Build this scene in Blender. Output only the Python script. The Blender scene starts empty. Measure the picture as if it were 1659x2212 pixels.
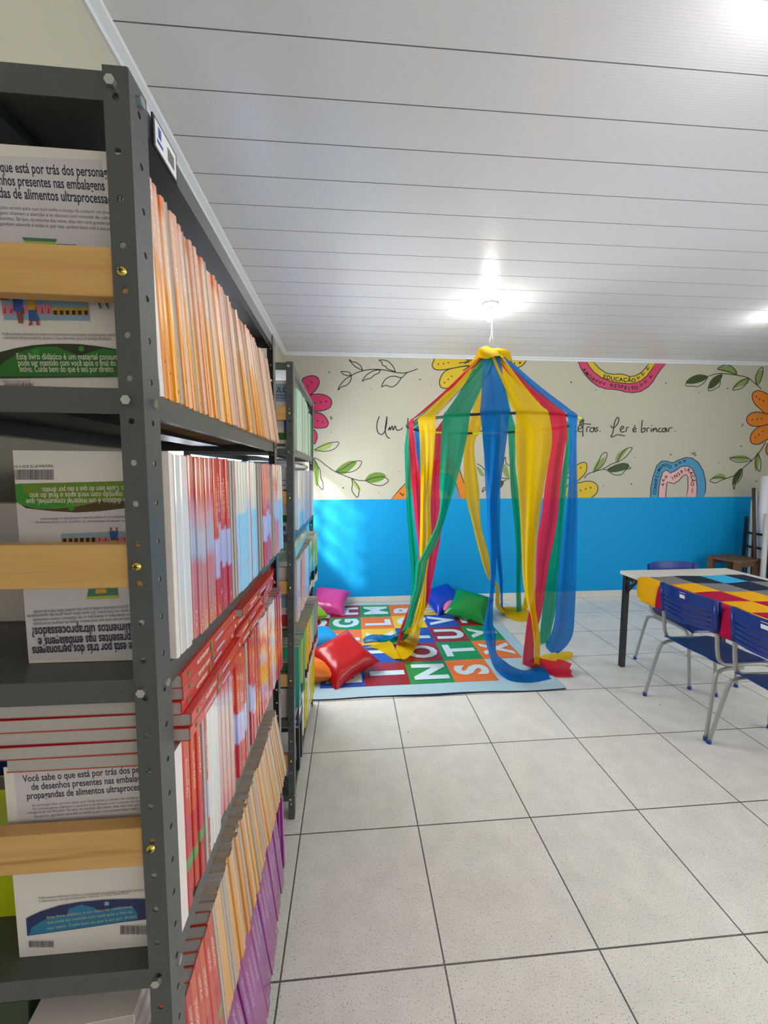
import bpy, math, random
from mathutils import Vector, Matrix
random.seed(7)
S = bpy.context.scene
COL = S.collection
# ------------------------------------------------------------------ camera, light, exposure
F, YAW, PITCH, ROLL, CAMZ = 878.67, .0819, -.0960, -.0018, 1.5      # fitted in pixels of 1659x2212
PW, PH = 1659, 2212
def _axes():
    cy, sy, cp, sp = math.cos(YAW), math.sin(YAW), math.cos(PITCH), math.sin(PITCH)
    f = Vector((sy*cp, cy*cp, sp)); r = Vector((cy, -sy, 0)); u = r.cross(f)
    return f, r*math.cos(ROLL)+u*math.sin(ROLL), -r*math.sin(ROLL)+u*math.cos(ROLL)
AF, AR, AU = _axes()
EYE = Vector((0, 0, CAMZ))
cam = bpy.data.objects.new('camera', bpy.data.cameras.new('camera')); COL.objects.link(cam)
cam.data.sensor_fit = 'VERTICAL'; cam.data.sensor_height = 36; cam.data.lens = 36*F/PH
cam.data.clip_start = .02; cam.data.clip_end = 100
cam.matrix_world = Matrix(((AR.x, AU.x, -AF.x, EYE.x), (AR.y, AU.y, -AF.y, EYE.y), (AR.z, AU.z, -AF.z, EYE.z), (0, 0, 0, 1)))
S.camera = cam
def ray(px, py): return AF + AR*((px-PW/2)/F) - AU*((py-PH/2)/F)
def onx(px, py, x): d = ray(px, py); return EYE + d*(x/d.x)
def ony(px, py, y): d = ray(px, py); return EYE + d*(y/d.y)
def onz(px, py, z): d = ray(px, py); return EYE + d*((z-CAMZ)/d.z)

S.view_settings.view_transform = 'Standard'; S.view_settings.look = 'None'
S.view_settings.exposure = 0.50; S.view_settings.gamma = 1; S.view_settings.use_curve_mapping = False
S.cycles.use_denoising = True
S.cycles.max_bounces = 8; S.cycles.diffuse_bounces = 5; S.cycles.glossy_bounces = 4; S.cycles.transparent_max_bounces = 12
S.cycles.sample_clamp_indirect = 4; S.cycles.caustics_reflective = False; S.cycles.caustics_refractive = False

D, H, ZC, HB = 4.579, 2.757, 2.79, 1.2023        # back wall, top of wall under the crown, ceiling, top of blue paint
XL, XR, YF = -.705, 5.25, -2.3                   # left wall, right wall, front wall
WY0, WY1, WZ0, WZ1 = 1.66, 3.95, .95, 1.97       # window in the left wall
w = bpy.data.worlds.new('sky'); S.world = w; w.use_nodes = True
wb = w.node_tree.nodes['Background']; wb.inputs[0].default_value = (.90, .95, 1, 1); wb.inputs[1].default_value = 4.0
def light(name, kind, loc, energy, color=(1, 1, 1), **k):
    l = bpy.data.lights.new(name, kind); l.energy = energy; l.color = color
    for a, b in k.items(): setattr(l, a, b)
    o = bpy.data.objects.new(name, l); COL.objects.link(o); o.location = loc; return o
sun = light('sun', 'SUN', (-3, 0, 4), 6.0, (1, .96, .88), angle=.07)
sun.rotation_euler = Vector((.30, .93, -.30)).to_track_quat('-Z', 'Y').to_euler()
por = light('window_portal', 'AREA', (XL-.14, (WY0+WY1)/2, (WZ0+WZ1)/2), 0, shape='RECTANGLE', size=WZ1-WZ0, size_y=WY1-WY0)
por.rotation_euler = (0, -math.pi/2, 0); por.data.cycles.is_portal = True
BULBS = [(1.080, 3.185, 3.6), (1.24, .97, 2.2), (3.52, 3.17, 1.5), (3.52, 1.06, 3)]
fill_right = light('added_fill_right', 'AREA', (XR-.05, -.2, 1.62), 46, (1, .97, .91), shape='RECTANGLE', size=1.25, size_y=3.0); fill_right.rotation_euler = (0, math.pi/2, 0)  # fill light added to brighten the room from the unseen right side
fill_front = light('added_fill_front', 'AREA', (2.2, YF+.05, 1.62), 21, (1, .86, .72), shape='RECTANGLE', size=3.2, size_y=1.25); fill_front.rotation_euler = (math.pi/2, 0, 0)  # warm fill light added behind the camera, inside the shut blind
day3 = light('window_daylight_left', 'AREA', (XL-.02, 3.27, 1.40), 34, (.95, .98, 1), shape='RECTANGLE', size=.98, size_y=1.30); day3.rotation_euler = (0, -math.pi/2+.42, 0)
BULB_COLOR = (1, .965, .90)

# ------------------------------------------------------------------ materials
MATS = {}
def mat(name, color, rough=.5, metal=0, spec=.5, bump=None, noise=None, emit=0, coat=0, alpha=1):
    """bump=(scale, strength); noise=(scale, amount) varies the paint a little"""
    if name in MATS: return MATS[name]
    m = bpy.data.materials.new(name); m.use_nodes = True; n = m.node_tree.nodes; L = m.node_tree.links
    b = n['Principled BSDF']
    b.inputs['Base Color'].default_value = (*color, 1); b.inputs['Roughness'].default_value = rough
    b.inputs['Metallic'].default_value = metal; b.inputs['Specular IOR Level'].default_value = spec
    b.inputs['Coat Weight'].default_value = coat; b.inputs['Alpha'].default_value = alpha
    if emit: b.inputs['Emission Color'].default_value = (*color, 1); b.inputs['Emission Strength'].default_value = emit
    if bump or noise:
        tc = n.new('ShaderNodeTexCoord')
    if noise:
        nz = n.new('ShaderNodeTexNoise'); nz.inputs['Scale'].default_value = noise[0]; nz.inputs['Detail'].default_value = 4
        L.new(tc.outputs['Object'], nz.inputs['Vector'])
        rp = n.new('ShaderNodeValToRGB'); a = noise[1]
        rp.color_ramp.elements[0].position = .3; rp.color_ramp.elements[1].position = .7
        rp.color_ramp.elements[0].color = (*[c*(1-a) for c in color], 1); rp.color_ramp.elements[1].color = (*[min(1, c*(1+a)) for c in color], 1)
        L.new(nz.outputs['Fac'], rp.inputs['Fac']); L.new(rp.outputs['Color'], b.inputs['Base Color'])
    if bump:
        nb = n.new('ShaderNodeTexNoise'); nb.inputs['Scale'].default_value = bump[0]; nb.inputs['Detail'].default_value = 3
        L.new(tc.outputs['Object'], nb.inputs['Vector'])
        bp = n.new('ShaderNodeBump'); bp.inputs['Strength'].default_value = bump[1]; bp.inputs['Distance'].default_value = .002
        L.new(nb.outputs['Fac'], bp.inputs['Height']); L.new(bp.outputs['Normal'], b.inputs['Normal'])
    MATS[name] = m; return m
def nodes(m):
    return m.node_tree.nodes, m.node_tree.links, m.node_tree.nodes['Principled BSDF']
def ramp(n, stops, mode='LINEAR'):
    r = n.new('ShaderNodeValToRGB'); e = r.color_ramp.elements; r.color_ramp.interpolation = mode
    while len(e) < len(stops): e.new(.5)
    for k, (p, c) in zip(e, stops): k.position = p; k.color = (*c, 1)
    return r
def spine_mat(name, stops, rough=.28, vary=.10, wob=.04, speck=None, coat=0):
    """printed cover: colour bands by height, a little different on every book"""
    if name in MATS: return MATS[name]
    m = mat(name, stops[0][1], rough, coat=coat); n, L, b = nodes(m)
    tc = n.new('ShaderNodeTexCoord'); sp = n.new('ShaderNodeSeparateXYZ'); L.new(tc.outputs['Generated'], sp.inputs[0])
    oi = n.new('ShaderNodeObjectInfo')
    a = n.new('ShaderNodeMath'); a.operation = 'MULTIPLY_ADD'; a.inputs[1].default_value = wob*2; a.inputs[2].default_value = -wob
    L.new(oi.outputs['Random'], a.inputs[0])
    ad = n.new('ShaderNodeMath'); ad.operation = 'ADD'; L.new(sp.outputs['Z'], ad.inputs[0]); L.new(a.outputs[0], ad.inputs[1])
    r = ramp(n, stops); L.new(ad.outputs[0], r.inputs['Fac'])
    hs = n.new('ShaderNodeHueSaturation'); L.new(r.outputs['Color'], hs.inputs['Color'])
    v = n.new('ShaderNodeMath'); v.operation = 'MULTIPLY_ADD'; v.inputs[1].default_value = vary*2; v.inputs[2].default_value = 1-vary
    L.new(oi.outputs['Random'], v.inputs[0]); L.new(v.outputs[0], hs.inputs['Value'])
    hv = n.new('ShaderNodeMath'); hv.operation = 'MULTIPLY_ADD'; hv.inputs[1].default_value = .025; hv.inputs[2].default_value = .4875
    L.new(oi.outputs['Random'], hv.inputs[0]); L.new(hv.outputs[0], hs.inputs['Hue'])
    out = hs.outputs['Color']
    for (z0, z1, c, sc) in (speck or []):                 # small print running up the spine
        nz = n.new('ShaderNodeTexNoise'); nz.inputs['Scale'].default_value = sc; nz.inputs['Detail'].default_value = 1
        L.new(tc.outputs['Object'], nz.inputs['Vector'])
        g = n.new('ShaderNodeMath'); g.operation = 'GREATER_THAN'; g.inputs[1].default_value = .53; L.new(nz.outputs['Fac'], g.inputs[0])
        lo = n.new('ShaderNodeMath'); lo.operation = 'GREATER_THAN'; lo.inputs[1].default_value = z0; L.new(ad.outputs[0], lo.inputs[0])
        hi = n.new('ShaderNodeMath'); hi.operation = 'LESS_THAN'; hi.inputs[1].default_value = z1; L.new(ad.outputs[0], hi.inputs[0])
        m1 = n.new('ShaderNodeMath'); m1.operation = 'MULTIPLY'; L.new(lo.outputs[0], m1.inputs[0]); L.new(hi.outputs[0], m1.inputs[1])
        yc = n.new('ShaderNodeMath'); yc.operation = 'COMPARE'; yc.inputs[1].default_value = .5; yc.inputs[2].default_value = .17; L.new(sp.outputs['Y'], yc.inputs[0])
        m0 = n.new('ShaderNodeMath'); m0.operation = 'MULTIPLY'; L.new(yc.outputs[0], m0.inputs[0]); L.new(m1.outputs[0], m0.inputs[1]); m1 = m0
        m2 = n.new('ShaderNodeMath'); m2.operation = 'MULTIPLY'; L.new(m1.outputs[0], m2.inputs[0]); L.new(g.outputs[0], m2.inputs[1])
        mx = n.new('ShaderNodeMix'); mx.data_type = 'RGBA'; L.new(m2.outputs[0], mx.inputs[0]); L.new(out, mx.inputs[6]); mx.inputs[7].default_value = (*c, 1)
        out = mx.outputs[2]
    L.new(out, b.inputs['Base Color']); return m
def page_mat():
    m = mat('page_edges', (.44, .41, .38), .8); n, L, b = nodes(m)
    tc = n.new('ShaderNodeTexCoord'); wv = n.new('ShaderNodeTexWave'); wv.bands_direction = 'Y'; wv.inputs['Scale'].default_value = 260; wv.inputs['Distortion'].default_value = 1.5
    L.new(tc.outputs['Object'], wv.inputs['Vector'])
    r = ramp(n, [(0, (.30, .27, .25)), (.5, (.46, .43, .40)), (1, (.52, .49, .46))]); L.new(wv.outputs['Fac'], r.inputs['Fac']); L.new(r.outputs['Color'], b.inputs['Base Color'])
    return m
PAGES = page_mat()
STEEL = mat('grey_painted_steel', (.070, .077, .074), .30, spec=.5, bump=(900, .25))
STEEL_IN = STEEL
ZINC = mat('zinc_bolt', (.55, .56, .55), .25, metal=1)
BRASS = mat('brass_screw', (.60, .46, .10), .25, metal=1)
WHITE_PRINT = mat('white_print', (.66, .62, .60), .4)
INK = mat('black_ink', (.02, .018, .03), .5)

# ------------------------------------------------------------------ mesh helpers
class MB:
    def __init__(s): s.v = []; s.f = []; s.mi = []; s.sm = []; s.mats = []
    def m(s, material):
        if material not in s.mats: s.mats.append(material)
        return s.mats.index(material)
    def add(s, verts, faces, material, smooth=False, M=None):
        o = len(s.v); k = s.m(material)
        s.v += [tuple(M @ Vector(p)) if M else tuple(p) for p in verts]
        for f in faces: s.f.append(tuple(i+o for i in f)); s.mi.append(k); s.sm.append(smooth)
        return s
    def box(s, x0, x1, y0, y1, z0, z1, material, M=None):
        v = [(x, y, z) for z in (z0, z1) for y in (y0, y1) for x in (x0, x1)]
        return s.add(v, [(0, 2, 3, 1), (4, 5, 7, 6), (0, 1, 5, 4), (2, 6, 7, 3), (0, 4, 6, 2), (1, 3, 7, 5)], material, M=M)
    def tube(s, pts, r, material, n=10, cap=True, M=None):
        P = [Vector(p) for p in pts]; R = r if isinstance(r, (list, tuple)) else [r]*len(P)
        v = []; f = []; up = None
        for i, p in enumerate(P):
            t = (P[min(i+1, len(P)-1)]-P[max(i-1, 0)]).normalized()
            if up is None: up = Vector((0, 0, 1)) if abs(t.z) < .9 else Vector((1, 0, 0))
            a = t.cross(up).normalized(); up = a.cross(t).normalized()
            for k in range(n):
                q = 2*math.pi*k/n; v.append(p+(a*math.cos(q)+up*math.sin(q))*R[i])
        for i in range(len(P)-1):
            for k in range(n): f.append((i*n+k, i*n+(k+1) % n, (i+1)*n+(k+1) % n, (i+1)*n+k))
        if cap: f += [tuple(range(n-1, -1, -1)), tuple(range((len(P)-1)*n, len(P)*n))]
        return s.add(v, f, material, True, M)
    def lathe(s, prof, material, n=24, M=None):
        v = []; f = []
        for r, z in prof:
            for k in range(n): q = 2*math.pi*k/n; v.append((r*math.cos(q), r*math.sin(q), z))
        for i in range(len(prof)-1):
            for k in range(n): f.append((i*n+k, i*n+(k+1) % n, (i+1)*n+(k+1) % n, (i+1)*n+k))
        return s.add(v, f, material, True, M)
    def poly(s, pts, material, M=None):
        return s.add(pts, [tuple(range(len(pts)))], material, M=M)
    def grid(s, rows, material, smooth=True, closed=False):
        v = [p for r in rows for p in r]; c = len(rows[0]); f = []
        for i in range(len(rows)-1):
            for j in range(c if closed else c-1):
                f.append((i*c+j, i*c+(j+1) % c, (i+1)*c+(j+1) % c, (i+1)*c+j))
        return s.add(v, f, material, smooth)
    def mesh(s, name):
        me = bpy.data.meshes.new(name); me.from_pydata(s.v, [], s.f)
        for m_ in s.mats: me.materials.append(m_)
        me.polygons.foreach_set('material_index', s.mi); me.polygons.foreach_set('use_smooth', s.sm); me.update(); return me
    def build(s, name, parent=None, M=None, bevel=0, solid=0, sub=0):
        o = bpy.data.objects.new(name, s.mesh(name)); COL.objects.link(o)
        if parent: o.parent = parent
        if M: o.matrix_local = M
        if solid:
            q = o.modifiers.new('solid', 'SOLIDIFY'); q.thickness = solid; q.offset = 0
        if sub:
            q = o.modifiers.new('sub', 'SUBSURF'); q.levels = sub; q.render_levels = sub
        if bevel:
            q = o.modifiers.new('bevel', 'BEVEL'); q.width = bevel; q.segments = 2; q.limit_method = 'ANGLE'
        return o
def tag(o, label=None, cat=None, group=None, kind=None):
    if label: o['label'] = label
    if cat: o['category'] = cat
    if group: o['group'] = group
    if kind: o['kind'] = kind
    return o
def empty(name, M, label=None, cat=None, group=None):
    o = bpy.data.objects.new(name, None); COL.objects.link(o); o.empty_display_size = .05
    o.matrix_world = M if isinstance(M, Matrix) else Matrix.Translation(M)
    return tag(o, label, cat, group)
T = Matrix.Translation
def RX(a): return Matrix.Rotation(a, 4, 'X')
def RY(a): return Matrix.Rotation(a, 4, 'Y')
def RZ(a): return Matrix.Rotation(a, 4, 'Z')
def spline(pts, n=8, closed=False):
    """Catmull-Rom through the points (any dimension)"""
    P = [tuple(p) for p in pts]; out = []; N = len(P); last = N if closed else N-1
    for i in range(last):
        p0 = P[(i-1) % N] if closed or i > 0 else P[0]; p1 = P[i]; p2 = P[(i+1) % N]
        p3 = P[(i+2) % N] if closed or i+2 < N else P[-1]
        for k in range(n):
            t = k/n
            out.append(tuple(.5*((2*b)+(c-a)*t+(2*a-5*b+4*c-d)*t*t+(3*b-a-3*c+d)*t**3) for a, b, c, d in zip(p0, p1, p2, p3)))
    if not closed: out.append(P[-1])
    return out
def stroke(mb, pts, wd, material, fn):
    """flat painted line: pts in 2D, fn maps (u, v) to 3D"""
    P = [Vector(p[:2]) for p in pts]; v = []; f = []
    for i, p in enumerate(P):
        t = P[min(i+1, len(P)-1)]-P[max(i-1, 0)]
        t = t.normalized() if t.length > 1e-9 else Vector((1, 0)); q = Vector((-t.y, t.x))*wd/2
        v += [fn(*(p+q)), fn(*(p-q))]
    f = [(2*i, 2*i+1, 2*i+3, 2*i+2) for i in range(len(P)-1)]
    mb.add(v, f, material)
def text_geo(s, offset=0.0):
    """outline of a line of text as (verts2d, faces), and its width"""
    c = bpy.data.curves.new('t', 'FONT'); c.body = s; c.size = 1; c.fill_mode = 'FRONT'; c.offset = offset; c.resolution_u = 3
    o = bpy.data.objects.new('t', c); COL.objects.link(o)
    dg = bpy.context.evaluated_depsgraph_get(); e = o.evaluated_get(dg); me = e.to_mesh()
    v = [(p.co.x, p.co.y) for p in me.vertices]; f = [tuple(p.vertices) for p in me.polygons]
    e.to_mesh_clear(); bpy.data.objects.remove(o); bpy.data.curves.remove(c)
    xs = [a for a, _ in v] or [0, 1]
    return v, f, min(xs), max(xs)
def text_on(mb, s, A, B, up, hgt, material, offset=0.0):
    """write s with its baseline from A to B (3D), cap height hgt along up"""
    v, f, x0, x1 = text_geo(s, offset); A = Vector(A); B = Vector(B); e = (B-A)/(x1-x0); upv = Vector(up)*hgt/.72
    mb.add([A+e*(x-x0)+upv*y for x, y in v], f, material)

# ------------------------------------------------------------------ room shell
def floor_mat():
    m = mat('floor_tiles', (.62, .61, .56), .22); n, L, b = nodes(m); tc = n.new('ShaderNodeTexCoord')
    mp = n.new('ShaderNodeMapping'); L.new(tc.outputs['Object'], mp.inputs['Vector']); mp.inputs['Location'].default_value = (.2221+.4952*20, -1.0882+.4952*20, 0)
    br = n.new('ShaderNodeTexBrick'); br.offset = 0; br.squash = 1
    br.inputs['Scale'].default_value = 1; br.inputs['Brick Width'].default_value = .4952; br.inputs['Row Height'].default_value = .4952
    br.inputs['Mortar Size'].default_value = .0030; br.inputs['Mortar Smooth'].default_value = .2
    br.inputs['Color1'].default_value = (.79, .765, .69, 1); br.inputs['Color2'].default_value = (.82, .795, .72, 1); br.inputs['Mortar'].default_value = (.13, .12, .115, 1)
    L.new(mp.outputs[0], br.inputs['Vector'])
    sp = n.new('ShaderNodeTexNoise'); sp.inputs['Scale'].default_value = 240; sp.inputs['Detail'].default_value = 2; L.new(tc.outputs['Object'], sp.inputs['Vector'])
    r = ramp(n, [(0, (.32, .31, .30)), (.33, (.45, .44, .43)), (.40, (1, 1, 1)), (1, (1, 1, 1))]); L.new(sp.outputs['Fac'], r.inputs['Fac'])
    d = n.new('ShaderNodeTexNoise'); d.inputs['Scale'].default_value = 9; d.inputs['Detail'].default_value = 5; L.new(tc.outputs['Object'], d.inputs['Vector'])
    r2 = ramp(n, [(.3, (.92, .92, .92)), (.7, (1.04, 1.04, 1.04))]); L.new(d.outputs['Fac'], r2.inputs['Fac'])
    v = n.new('ShaderNodeTexVoronoi'); v.inputs['Scale'].default_value = 4.2; L.new(tc.outputs['Object'], v.inputs['Vector'])   # stray dirt specks
    r3 = ramp(n, [(0, (.15, .12, .1)), (.016, (.15, .12, .1)), (.022, (1, 1, 1)), (1, (1, 1, 1))]); L.new(v.outputs['Distance'], r3.inputs['Fac'])
    out = br.outputs['Color']
    for q in (r, r2, r3):
        x = n.new('ShaderNodeMix'); x.data_type = 'RGBA'; x.blend_type = 'MULTIPLY'; x.inputs[0].default_value = 1
        L.new(out, x.inputs[6]); L.new(q.outputs['Color'], x.inputs[7]); out = x.outputs[2]
    L.new(out, b.inputs['Base Color'])
    bp = n.new('ShaderNodeBump'); bp.inputs['Strength'].default_value = .35; bp.inputs['Distance'].default_value = .0015
    mr = n.new('ShaderNodeMath'); mr.operation = 'MULTIPLY_ADD'; mr.inputs[1].default_value = -3
    L.new(br.outputs['Fac'], mr.inputs[0]); L.new(sp.outputs['Fac'], mr.inputs[2]); L.new(mr.outputs[0], bp.inputs['Height']); L.new(bp.outputs['Normal'], b.inputs['Normal'])
    return m
mb = MB(); mb.box(XL-.15, XR+.15, YF-.15, D+.15, -.12, 0, floor_mat()); tag(mb.build('floor'), kind='structure')

def ceiling_mat():
    m = mat('ceiling_boards', (.78, .78, .81), .26, spec=.5); n, L, b = nodes(m); tc = n.new('ShaderNodeTexCoord')
    wv = n.new('ShaderNodeTexWave'); wv.bands_direction = 'Y'; wv.inputs['Scale'].default_value = 32; wv.inputs['Distortion'].default_value = 0
    L.new(tc.outputs['Object'], wv.inputs['Vector'])
    mp = n.new('ShaderNodeMapping'); mp.inputs['Scale'].default_value = (.6, 60, 1); L.new(tc.outputs['Object'], mp.inputs['Vector'])
    nz = n.new('ShaderNodeTexNoise'); nz.inputs['Scale'].default_value = 1.0; nz.inputs['Detail'].default_value = 3; L.new(mp.outputs[0], nz.inputs['Vector'])
    a = n.new('ShaderNodeMath'); a.operation = 'ADD'; L.new(wv.outputs['Fac'], a.inputs[0]); L.new(nz.outputs['Fac'], a.inputs[1])
    bp = n.new('ShaderNodeBump'); bp.inputs['Strength'].default_value = .06; bp.inputs['Distance'].default_value = .002
    L.new(a.outputs[0], bp.inputs['Height']); L.new(bp.outputs['Normal'], b.inputs['Normal']); return m
mb = MB(); cm = ceiling_mat(); gm = mat('ceiling_groove', (.26, .25, .27), .6)
PB = .1982; y = 1.3535-PB*19
while y < D:
    a, c = max(y, YF-.05)+.0022, min(y+PB, D+.02)-.0022
    if c > a:
        mb.add([(XL-.02, a, ZC), (XR+.02, a, ZC), (XR+.02, c, ZC), (XL-.02, c, ZC)], [(0, 3, 2, 1)], cm)
        for q, s_ in ((a, -.0022), (c, .0022)):
            mb.add([(XL-.02, q, ZC), (XR+.02, q, ZC), (XR+.02, q+s_, ZC+.006), (XL-.02, q+s_, ZC+.006)], [(0, 1, 2, 3)], gm)
    y += PB
mb.box(XL-.15, XR+.15, YF-.15, D+.15, ZC+.006, ZC+.12, gm)
tag(mb.build('ceiling'), kind='structure')

CREAM = mat('cream_wall_paint', (.515, .49, .385), .6, bump=(120, .06))
BLUE = mat('blue_wall_paint', (.001, .31, .66), .55, spec=.25, bump=(120, .06))
mb = MB(); mb.box(XL-.15, XR+.15, D, D+.14, -.05, HB, BLUE); mb.box(XL-.15, XR+.15, D, D+.14, HB, ZC+.05, CREAM)
wall_back = tag(mb.build('wall_back'), kind='structure')
mb = MB()
for a, b_, c, d_ in ((YF-.1, WY0, -.05, ZC+.05), (WY1, D+.1, -.05, ZC+.05), (WY0, WY1, -.05, WZ0), (WY0, WY1, WZ1, ZC+.05)):
    mb.box(XL-.14, XL, a, b_, c, d_, CREAM)
tag(mb.build('wall_left'), kind='structure')
mb = MB()
for a, b_, c, d_ in ((YF-.1, -1.7, HB, ZC+.05), (1.3, D+.1, HB, ZC+.05), (-1.7, 1.3, 2.25, ZC+.05)): mb.box(XR, XR+.14, a, b_, c, d_, CREAM)
for a, b_, c, d_ in ((YF-.1, -1.7, -.05, HB), (1.3, D+.1, -.05, HB), (-1.7, 1.3, -.05, 1.0)): mb.box(XR, XR+.14, a, b_, c, d_, BLUE)
tag(mb.build('wall_right'), kind='structure'); mb = MB()
for a, b_, c, d_ in ((XL-.15, .6, HB, ZC+.05), (3.8, XR+.15, HB, ZC+.05), (.6, 3.8, 2.25, ZC+.05)): mb.box(a, b_, YF-.14, YF, c, d_, CREAM)
for a, b_, c, d_ in ((XL-.15, .6, -.05, HB), (3.8, XR+.15, -.05, HB), (.6, 3.8, -.05, 1.0)): mb.box(a, b_, YF-.14, YF, c, d_, BLUE)
tag(mb.build('wall_front'), kind='structure')
CROWN = mat('white_pvc_crown', (.74, .77, .82), .35)
def crown(name, A, B, out):
    """cove moulding from A to B along the wall top; out = direction into the room"""
    A = Vector(A); B = Vector(B); out = Vector(out); prof = [(0, -.033), (.010, -.033), (.014, -.022), (.036, -.008), (.040, 0), (0, 0)]
    rows = [[p+out*a+Vector((0, 0, ZC+b_)) for a, b_ in prof] for p in (A, B)]
    m_ = MB(); m_.grid(rows, CROWN, False, True); tag(m_.build(name), kind='structure')
crown('trim_1', (XL, D, 0), (XR, D, 0), (0, -1, 0)); crown('trim_2', (XL, YF, 0), (XL, D, 0), (1, 0, 0)); crown('trim_3', (XR, YF, 0), (XR, D, 0), (-1, 0, 0))
BASE = mat('cream_tile_skirting', (.68, .65, .57), .3); GROUT = mat('skirting_grout', (.25, .23, .21), .7)
mb = MB(); x = -.2221-.4952
while x < XR:
    mb.box(max(x, XL)+.001, min(x+.4952, XR)-.001, D-.008, D, 0, .078, BASE); x += .4952
mb.box(XL, XR, D-.006, D, 0, .076, GROUT); tag(mb.build('baseboard_back'), kind='structure')
mb = MB(); mb.box(XL, XL+.008, YF, D-.008, 0, .078, BASE); tag(mb.build('baseboard_left'), kind='structure')
mb = MB(); mb.box(XR-.008, XR, YF, D-.008, 0, .078, BASE); tag(mb.build('baseboard_right'), kind='structure')
# window: blue steel louvre frame
WF = mat('blue_steel_window_frame', (.05, .20, .62), .35)
GL = mat('window_glass', (.9, .95, 1), .05); n, L, b = nodes(GL)
tr = n.new('ShaderNodeBsdfTransparent'); mx = n.new('ShaderNodeMixShader'); mx.inputs[0].default_value = .10
L.new(tr.outputs[0], mx.inputs[1]); L.new(b.outputs[0], mx.inputs[2]); L.new(mx.outputs[0], n['Material Output'].inputs['Surface'])
mb = MB(); X0, X1 = XL-.10, XL-.06
for yy in (WY0, WY0+.76, WY0+1.52, WY1-.04): mb.box(X0, X1, yy, yy+.035, WZ0, WZ1, WF)
for zz in (WZ0, WZ0+.25, WZ0+.50, WZ0+.75, WZ1-.035): mb.box(X0, X1, WY0, WY1, zz, zz+.03, WF)
win = tag(mb.build('window_1'), kind='structure')
mb = MB(); mb.box(X0+.018, X0+.022, WY0, WY1, WZ0, WZ1, GL); mb.build('pane', win)
mb = MB()  # unseen right window, added to go with the fill light there
for yy in (-1.7, -.95, -.2, .55, 1.26): mb.box(XR+.05, XR+.09, yy, yy+.04, 1.0, 2.25, WF)
for zz in (1.0, 1.6, 2.21): mb.box(XR+.05, XR+.09, -1.7, 1.3, zz, zz+.04, WF)
win = tag(mb.build('added_window_right'), kind='structure'); mb = MB(); mb.box(XR+.068, XR+.072, -1.7, 1.3, 1.0, 2.25, GL); mb.build('pane', win); mb = MB()
for xx in (.6, 1.4, 2.2, 3.0, 3.76): mb.box(xx, xx+.04, YF-.09, YF-.05, 1.0, 2.25, WF)  # unseen window behind the camera, added to go with the front fill
for zz in (1.0, 1.6, 2.21): mb.box(.6, 3.8, YF-.09, YF-.05, zz, zz+.04, WF)
mb.box(.5, 3.9, YF-.13, YF-.125, .95, 2.3, mat('added_sun_blind', (.6, .58, .52), .8)); win = tag(mb.build('added_window_front'), kind='structure'); mb = MB(); mb.box(.6, 3.8, YF-.072, YF-.068, 1.0, 2.25, GL); mb.build('pane', win)  # blind added to keep the sun from entering by this made-up window

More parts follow.
